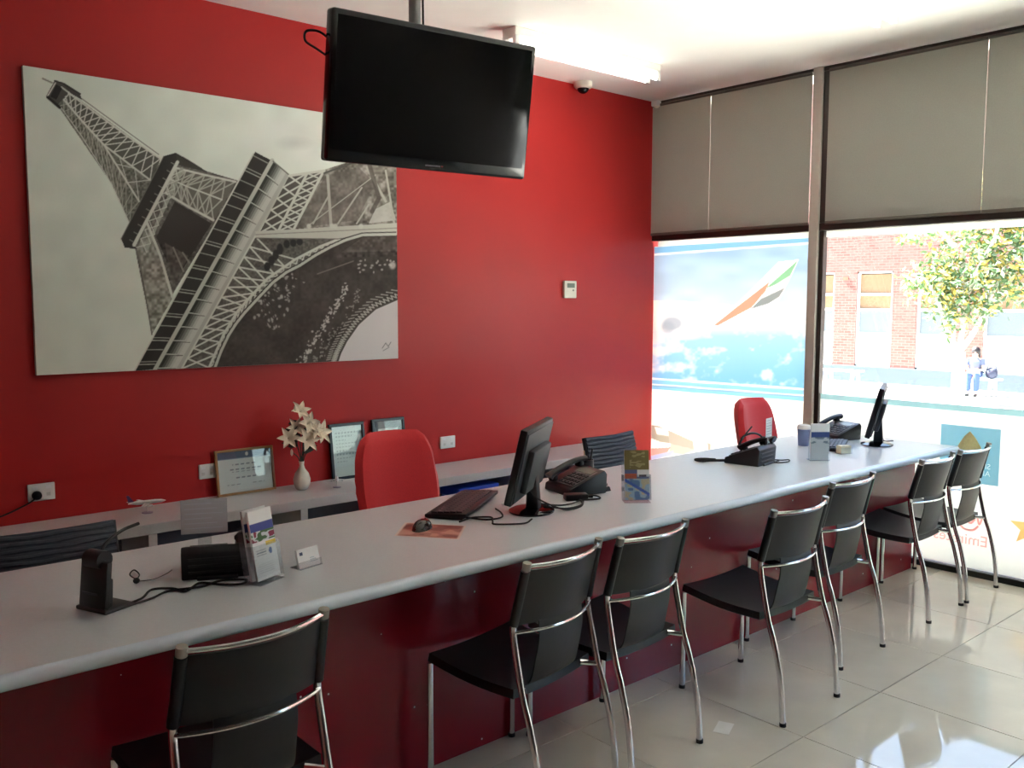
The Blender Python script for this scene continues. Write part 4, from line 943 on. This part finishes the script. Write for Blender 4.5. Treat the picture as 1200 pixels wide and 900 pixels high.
# cordless headset dock
dk = thing('headset_dock', 'black headset charging dock on left of the counter', 'headset dock', (-4.838, -2.10, ZK), R(112))
MB().box(-.06, .06, -.045, .05, 0, .012, bev=.004).build('base', BLACKP, dk)
MB().prism([(.03, .0125), (.048, .0125), (.034, .14), (.016, .14)], -.055, .05, 'x', bev=.005).build('upright', BLACKP, dk)
MB().prism([(.012, .0125), (.029, .0125), (.02, .09), (.008, .09)], -.045, .04, 'x', bev=.004).build('cradle', DGREYP, dk)
MB().tube([(-.03, .022, .142), (.03, .022, .142)], .026, 14).build('ear_capsule', BLACKP, dk)
MB().tube(smooth_path([(.0, .015, .15), (.0, -.01, .18), (.0, -.06, .202), (.0, -.12, .21)]), .005, 8).build('microphone_boom', BLACKP, dk)
MB().box(-.03, .03, .0455, .047, .05, .056, M=Matrix.Translation((0, .004, 0))).build('grip_line', DGREYP, dk, False)
o = MB().tube(smooth_path([(-4.80, -2.13, .004), (-4.74, -2.10, .004), (-4.69, -2.04, .004), (-4.64, -2.07, .004), (-4.62, -2.12, .004), (-4.56, -2.07, .004), (-4.52, -2.12, .004), (-4.47, -2.16, .004), (-4.44, -2.13, .004), (-4.5, -2.09, .004), (-4.57, -2.11, .005), (-4.66, -2.09, .005), (-4.72, -2.12, .004), (-4.79, -2.14, .004)], 6), .0035, 6).build('tangled_cable', RUBBER, None, True, (0, 0, ZK)); tag(o, 'thin black cable tangled between headset dock and left phone', 'cable')
o = thing('earpiece', 'tiny black earpiece with looped hook lying on the counter', 'earpiece', (-4.70, -1.94, ZK))
MB().sphere((0, 0, .009), .01, (1, 1, .9)).build('bud', RUBBER, o); MB().tube(smooth_path([(0, .005, .012), (-.012, .02, .025), (.004, .03, .034), (.014, .015, .022), (.004, .004, .012)]), .0022, 6).build('hook', RUBBER, o); MB().tube(smooth_path([(.006, 0, .006), (.05, .0, .003), (.1, .03, .003), (.13, .06, .003)]), .0014, 5).build('wire', DGREYP, o)
# brochure holder 1
def brochure_col(kind):
    def f(u, v, P):
        c = np.ones(u.shape+(3,))*np.array([236, 238, 240.])
        if kind == 0:
            c[(v > .70) & (v < .82)] = (58, 74, 150); g = (v > .54) & (v <= .70); n = vnoise(u*6+3, v*22); c[g] = (206, 214, 216); c[g & (n > .6)] = (70, 110, 70); c[g & (n < .3)] = (140, 50, 74)
            c[(v > .47) & (v < .53) & (u > .55)] = (220, 190, 70); c[np.hypot((u-.72)*.6, v-.38) < .045] = (90, 120, 180)
            for k in range(3): c[(abs(v-.42+k*.035) < .007) & (u > .1) & (u < .55)] = (150, 156, 170)
            for k in range(5): c[(abs(v-.22+k*.03) < .005) & (u > .15) & (u < .8)] = (206, 210, 216)
        else:
            c[v > .60] = (122, 110, 74); g = (v > .62); n = vnoise(u*5, v*40); c[g & (n > .62) & (u > .2) & (u < .85)] = (164, 156, 120)
            c[(v > .42) & (v <= .60)] = (96, 104, 150); c[(v > .42) & (v <= .52) & (u < .5)] = (206, 92, 52); c[(v > .46) & (v <= .6) & (u > .5)] = (228, 230, 234); c[(v > .47) & (v < .51) & (u > .6) & (u < .9)] = (70, 60, 60)
            c[v <= .42] = (176, 206, 232); n2 = vnoise(u*4+7, v*14); c[(v <= .42) & (n2 > .62)] = (90, 130, 190); c[(v <= .42) & (n2 < .3)] = (222, 206, 170)
            c[(abs(v-(.40-.30*u)) < .035)] = (46, 96, 208)
        return c
    return f
BRM = print_mat('brochure_print', .35)
def leaflet(t, name, x0, y, z0, w, h, lean, kind):
    g = bpy.data.objects.new(name, None); C.objects.link(g); g.parent = t; g.location = (x0, y, z0); g.rotation_euler = (-lean, 0, 0)
    return g
def brochure_holder(loc, rz, label, w, h, kind, two):
    t = thing('brochure_holder', label, 'brochure holder', loc, rz)
    lean = R(10)
    for j in range(two):
        Lm = Matrix.Translation((0, 0, .0115)) @ Matrix.Rotation(-lean, 4, 'X') @ Matrix.Translation((0, .012+.022*j, .003))
        MB().box(-w/2, w/2, 0, .008, 0, h+.004*j, M=Lm).build('leaflet_stack', PAPER, t, False)
        p0 = Lm @ Vector((-w/2, -.0006, 0)); pu = (Lm @ Vector((w/2, -.0006, 0)))-p0; pv = (Lm @ Vector((-w/2, -.0006, h+.004*j)))-p0
        print_sheet('leaflet_cover', p0, pu, pv, 40, 100, brochure_col(kind), BRM, t)
    Lm = Matrix.Translation((0, 0, .0115)) @ Matrix.Rotation(-lean, 4, 'X')
    hh = h*.52
    MB().box(-w/2-.004, w/2+.004, 0, .0022, 0, hh, M=Lm).build('front_plate', ACRYL, t, False)
    MB().box(-w/2-.004, w/2+.004, .06, .062, 0, h*.8, M=Lm).build('rear_plate', ACRYL, t, False)
    MB().box(-w/2-.004, w/2+.004, 0, .062, .0005, .003).build('foot_plate', ACRYL, t, False)
    for s in (-1, 1): MB().box(s*(w/2+.005)-.001, s*(w/2+.005)+.001, .002, .06, .003, hh, M=Lm).build('side_plate', ACRYL, t, False)
    return t
brochure_holder((-4.385, -2.195, ZK), math.atan2(.06, .106)-R(8), 'clear holder of white travel brochures beside the left phone', .098, .21, 0, 2)
brochure_holder((-2.72, -2.205, ZK), R(-38), 'clear holder with a brown and blue travel leaflet in mid counter', .105, .21, 1, 1)
# business card stand
o = thing('business_card_stand', 'small stand of white business cards on the counter', 'card stand', (-4.22, -2.135, ZK), R(12))
Lm = Matrix.Rotation(-R(14), 4, 'X')
MB().box(-.043, .043, .006, .016, .004, .064, M=Lm).build('card_stack', PAPER, o, False); MB().box(-.046, .046, .0, .003, 0, .024, M=Lm).build('front_lip', ACRYL, o, False); MB().box(-.046, .046, 0, .05, .0003, .003).build('foot_plate', ACRYL, o, False)
MB().box(-.034, -.022, .0052, .0058, .044, .054, M=Lm).build('printed_mark', mat('card_ink', (90, 100, 130), .6), o, False)
for k in range(3): MB().box(.004, .034-.006*k, .0052, .0058, .018+k*.006, .020+k*.006, M=Lm).build('printed_line', mat('card_ink_pale', (170, 190, 206), .6), o, False)
# near workstation: monitor, keyboard, mouse, paper, adapter, cables
def monitor(loc, rz, w, h, tilt, label, foot=.1, lift=.055):
    t = thing('computer_monitor', label, 'monitor', loc, rz, 'black computer monitors on the counter')    # local: screen faces +y
    MB().lathe([(foot, 0), (foot, .006), (foot*.8, .014), (.03, .02)], 28, Matrix.Diagonal((1.08, .92, 1, 1))).build('foot', GLOSSB, t)
    MB().prism([(-.035, .015), (.02, .015), (.012, .2), (-.02, .2)], -.026, .026, 'x', bev=.006).build('neck', BLACKP, t)
    LM = Matrix.Translation((0, -.005, lift+h/2)) @ Matrix.Rotation(tilt, 4, 'X')
    MB().box(-w/2, w/2, -.0, .03, -h/2, h/2, bev=.006, seg=2, M=LM).build('panel', BLACKP, t)
    MB().box(-w/2+.018, w/2-.018, .0302, .0312, -h/2+.025, h/2-.018, M=LM).build('screen', mat('monitor_screen', (10, 10, 14), .12), t, False)
    MB().prism([(-w*.33, -h*.36), (w*.33, -h*.36), (w*.33, h*.22), (-w*.33, h*.22)], -.032, -.0005, 'y', bev=.01, M=LM).build('rear_cover', DGREYP, t)
    MB().box(-w/2+.01, w/2-.01, -.006, 0, -h/2+.012, h/2-.012, bev=.003, seg=1, M=LM).build('rear_shell', DGREYP, t)
    return t
monitor((-3.155, -2.015, ZK), R(33), .43, .305, R(13), 'black monitor seen from behind in mid counter')
monitor((-.415, -2.09, ZK), R(24), .42, .30, R(14), 'black monitor seen edge-on at the far end by the window')
def keyboard(loc, rz, label, w=.45, d=.165):
    t = thing('keyboard', label, 'keyboard', loc, rz, 'black keyboards on the counter')
    MB().prism([(-d/2, .012), (-d/2, .026), (d/2, .016), (d/2, .004), (d/2-.02, 0), (-d/2+.02, 0)], -w/2, w/2, 'x', bev=.003).build('case', BLACKP, t)
    for r_ in range(5):
        for c_ in range(15):
            x_ = -w/2+.018+c_*(w-.036)/15; y_ = -d/2+.022+r_*(d-.04)/5; zz = .026-(y_+d/2)/d*.010
            MB().box(x_, x_+(w-.036)/15-.003, y_, y_+(d-.04)/5-.003, zz, zz+.006, bev=.0012, seg=1).build('key', DGREYP, t, False)
    return t
keyboard((-3.315, -1.77, ZK), R(34), 'black keyboard lying beside the near monitor', .47, .17)
o = MB().box(-.09, .09, -.02, .02, 0, .004).build('white_label_strip', PAPER, None, False, (-3.145, -1.775, ZK), (R(8), 0, R(36))); tag(o, 'white paper strip on the far edge of the near keyboard', 'paper'); o.location = (-3.10, -1.825, ZK+.004)
o.rotation_euler = (0, 0, R(36))
keyboard((-.70, -1.965, ZK), R(24), 'black keyboard by the far monitor', .36, .14)
mo = thing('computer_mouse', 'black computer mouse on a printed leaflet', 'mouse', (-3.665, -1.965, ZK+.0015), R(-58))
MB().sphere((0, 0, .0), .06, (.56, 1, .62), 18, 12).build('shell', GLOSSB, mo); bm_ = bmesh.new(); bm_.from_mesh(mo.children[0].data)
bmesh.ops.bisect_plane(bm_, geom=bm_.verts[:]+bm_.edges[:]+bm_.faces[:], plane_co=(0, 0, 0), plane_no=(0, 0, -1), clear_outer=True); bmesh.ops.holes_fill(bm_, edges=bm_.edges[:]); bm_.to_mesh(mo.children[0].data); bm_.free()
MB().tube([(0, .03, .031), (0, .042, .025)], .004, 8).build('scroll_wheel', RUBBER, mo)
def leaf_col(u, v, P):
    c = np.ones(u.shape+(3,))*np.array([176, 112, 100.]); n = vnoise(u*5, v*5); c[n > .6] = (206, 150, 132); c[n < .3] = (140, 80, 74); c[(u < .03) | (u > .97) | (v < .03) | (v > .97)] = (222, 206, 198); return c
lf = thing('printed_leaflet', 'reddish printed leaflet under the mouse', 'leaflet', (0, 0, 0))
q = [Vector((-3.80, -1.98, ZK+.0006)), Vector((-3.655, -2.175, ZK+.0006)), Vector((-3.51, -2.035, ZK+.0006))]
print_sheet('sheet', q[0], q[1]-q[0], q[2]-q[1], 40, 40, leaf_col, BRM, lf)
o = thing('power_adapter', 'black power adapter lying behind the near monitor', 'adapter', (-2.87, -1.985, ZK), R(-30)); MB().box(-.05, .05, -.025, .025, 0, .028, bev=.005).build('brick', BLACKP, o); MB().tube([(.05, 0, .014), (.075, 0, .012)], .007, 8).build('strain_relief', RUBBER, o)
for lab, pts in (('black monitor cable curling in front of the near monitor foot', [(-3.50, -1.98, .004), (-3.42, -1.96, .004), (-3.36, -2.0, .004), (-3.40, -2.06, .004), (-3.42, -2.10, .004), (-3.33, -2.16, .004), (-3.26, -2.13, .004)]),
                 ('thin black cable from keyboard to near monitor', [(-3.44, -1.93, .004), (-3.40, -2.02, .004), (-3.33, -2.03, .004), (-3.28, -1.97, .004), (-3.25, -1.90, .004)]),
                 ('black cables tangled behind the near monitor beside the adapter', [(-3.13, -2.03, .03), (-3.02, -2.03, .006), (-2.95, -2.04, .005), (-2.87, -2.02, .005), (-2.79, -2.05, .005), (-2.76, -2.0, .005), (-2.80, -1.97, .006), (-2.86, -2.0, .006), (-2.93, -2.08, .005), (-3.03, -2.09, .005), (-3.12, -2.05, .02)]),
                 ('thin dark cable drooping below the near monitor panel', [(-3.20, -2.02, .13), (-3.18, -2.06, .07), (-3.06, -2.1, .008), (-2.96, -2.1, .004), (-2.88, -2.04, .004)]),
                 ('pale cable curling from the far monitor', [(-.36, -2.03, .12), (-.28, -2.02, .16), (-.22, -2.0, .1), (-.25, -2.04, .03), (-.3, -2.08, .01), (-.23, -2.1, .006)]),
                 ('short black cable beside the phone with white card', [(-1.40, -2.0, .01), (-1.35, -2.03, .005), (-1.31, -2.05, .005), (-1.36, -2.08, .005), (-1.42, -2.07, .005), (-1.44, -2.04, .005), (-1.38, -2.035, .005)])):
    o = MB().tube(smooth_path(pts, 6), .0035, 6).build('desk_cable', RUBBER, None, True, (0, 0, ZK)); tag(o, lab, 'cable')
o = thing('binder_clip', 'tiny black clip lying on the counter left of the leaflet holder', 'clip', (-2.63, -1.945, ZK)); MB().prism([(-.012, 0), (.012, 0), (.003, .018), (-.003, .018)], -.014, .014, 'x').build('clip_body', RUBBER, o); MB().tube([(-.006, 0, .016), (0, 0, .034), (.006, 0, .016)], .0015, 6).build('wire_handle', DGREYP, o)
pc = thing('pen_cup', 'slim black pen cup with pencil and pen behind the mid desk phone', 'pen cup', (-2.52, -1.72, ZK))
MB().lathe([(.026, 0), (.028, .1), (.025, .1), (.023, .006)], 18).build('cup', BLACKP, pc); MB().tube([(-.005, 0, .008), (-.028, .0, .145)], .0035, 6).build('pencil', mat('pencil_wood', (206, 176, 140), .6), pc); MB().tube([(.005, 0, .008), (.03, .0, .15)], .0045, 6).build('pen', BLACKP, pc)
# far end: stack of brochures in clear tubes, cup and small stand
o = thing('brochure_holder', 'clear tall leaflet holder with white and blue leaflet near the far keyboard', 'brochure holder', (-1.19, -2.165, ZK), R(-38))
def far_col(u, v, P):
    c = np.ones(u.shape+(3,))*np.array([228, 232, 236.]); c[(v > .62) & (v < .78)] = (70, 92, 150); c[(v > .46) & (v < .62) & (vnoise(u*5, v*18) > .5)] = (130, 146, 160); return c
MB().box(-.05, .05, .008, .02, .004, .2).build('leaflet_stack', PAPER, o, False); print_sheet('leaflet_cover', (-.05, .0072, .004), (.1, 0, 0), (0, 0, .196), 20, 60, far_col, BRM, o); MB().box(-.054, .054, 0, .003, 0, .13).build('front_plate', ACRYL, o, False); MB().box(-.054, .054, .03, .033, 0, .16).build('rear_plate', ACRYL, o, False); MB().box(-.054, .054, 0, .06, .0003, .003).build('foot_plate', ACRYL, o, False)
o = thing('takeaway_cup', 'small white and blue lidded cup behind the far leaflet holder', 'cup', (-.78, -1.82, ZK)); MB().lathe([(.03, 0), (.038, .1), (.036, .1), (.028, .004)], 20).build('cup_body', mat('blue_white_cup', (120, 136, 180), .5), o); MB().lathe([(.041, .1), (.041, .11), (.034, .124), (.03, .122)], 20).build('lid', WPLAST, o)
o = thing('small_card_box', 'small clear card box beside the far leaflet holder', 'card box', (-.86, -2.12, ZK), R(-20)); MB().box(-.035, .035, -.02, .02, .002, .045).build('card_stack', mat('cream_cards', (226, 214, 180), .6), o, False); MB().box(-.04, .04, -.026, -.023, 0, .035).box(-.04, .04, .023, .026, 0, .035).box(-.04, .04, -.026, .026, 0, .002).build('box', ACRYL, o, False)
o = MB().box(-.05, .05, -.03, .03, 0, .0006).build('paper_scrap', mat('floor_paper', (214, 212, 206), .7), None, False, (*onz(848, 853, 0)[:2], .0004), (0, 0, .4)); tag(o, 'small white paper scrap on the floor tile beside the middle chair', 'paper')
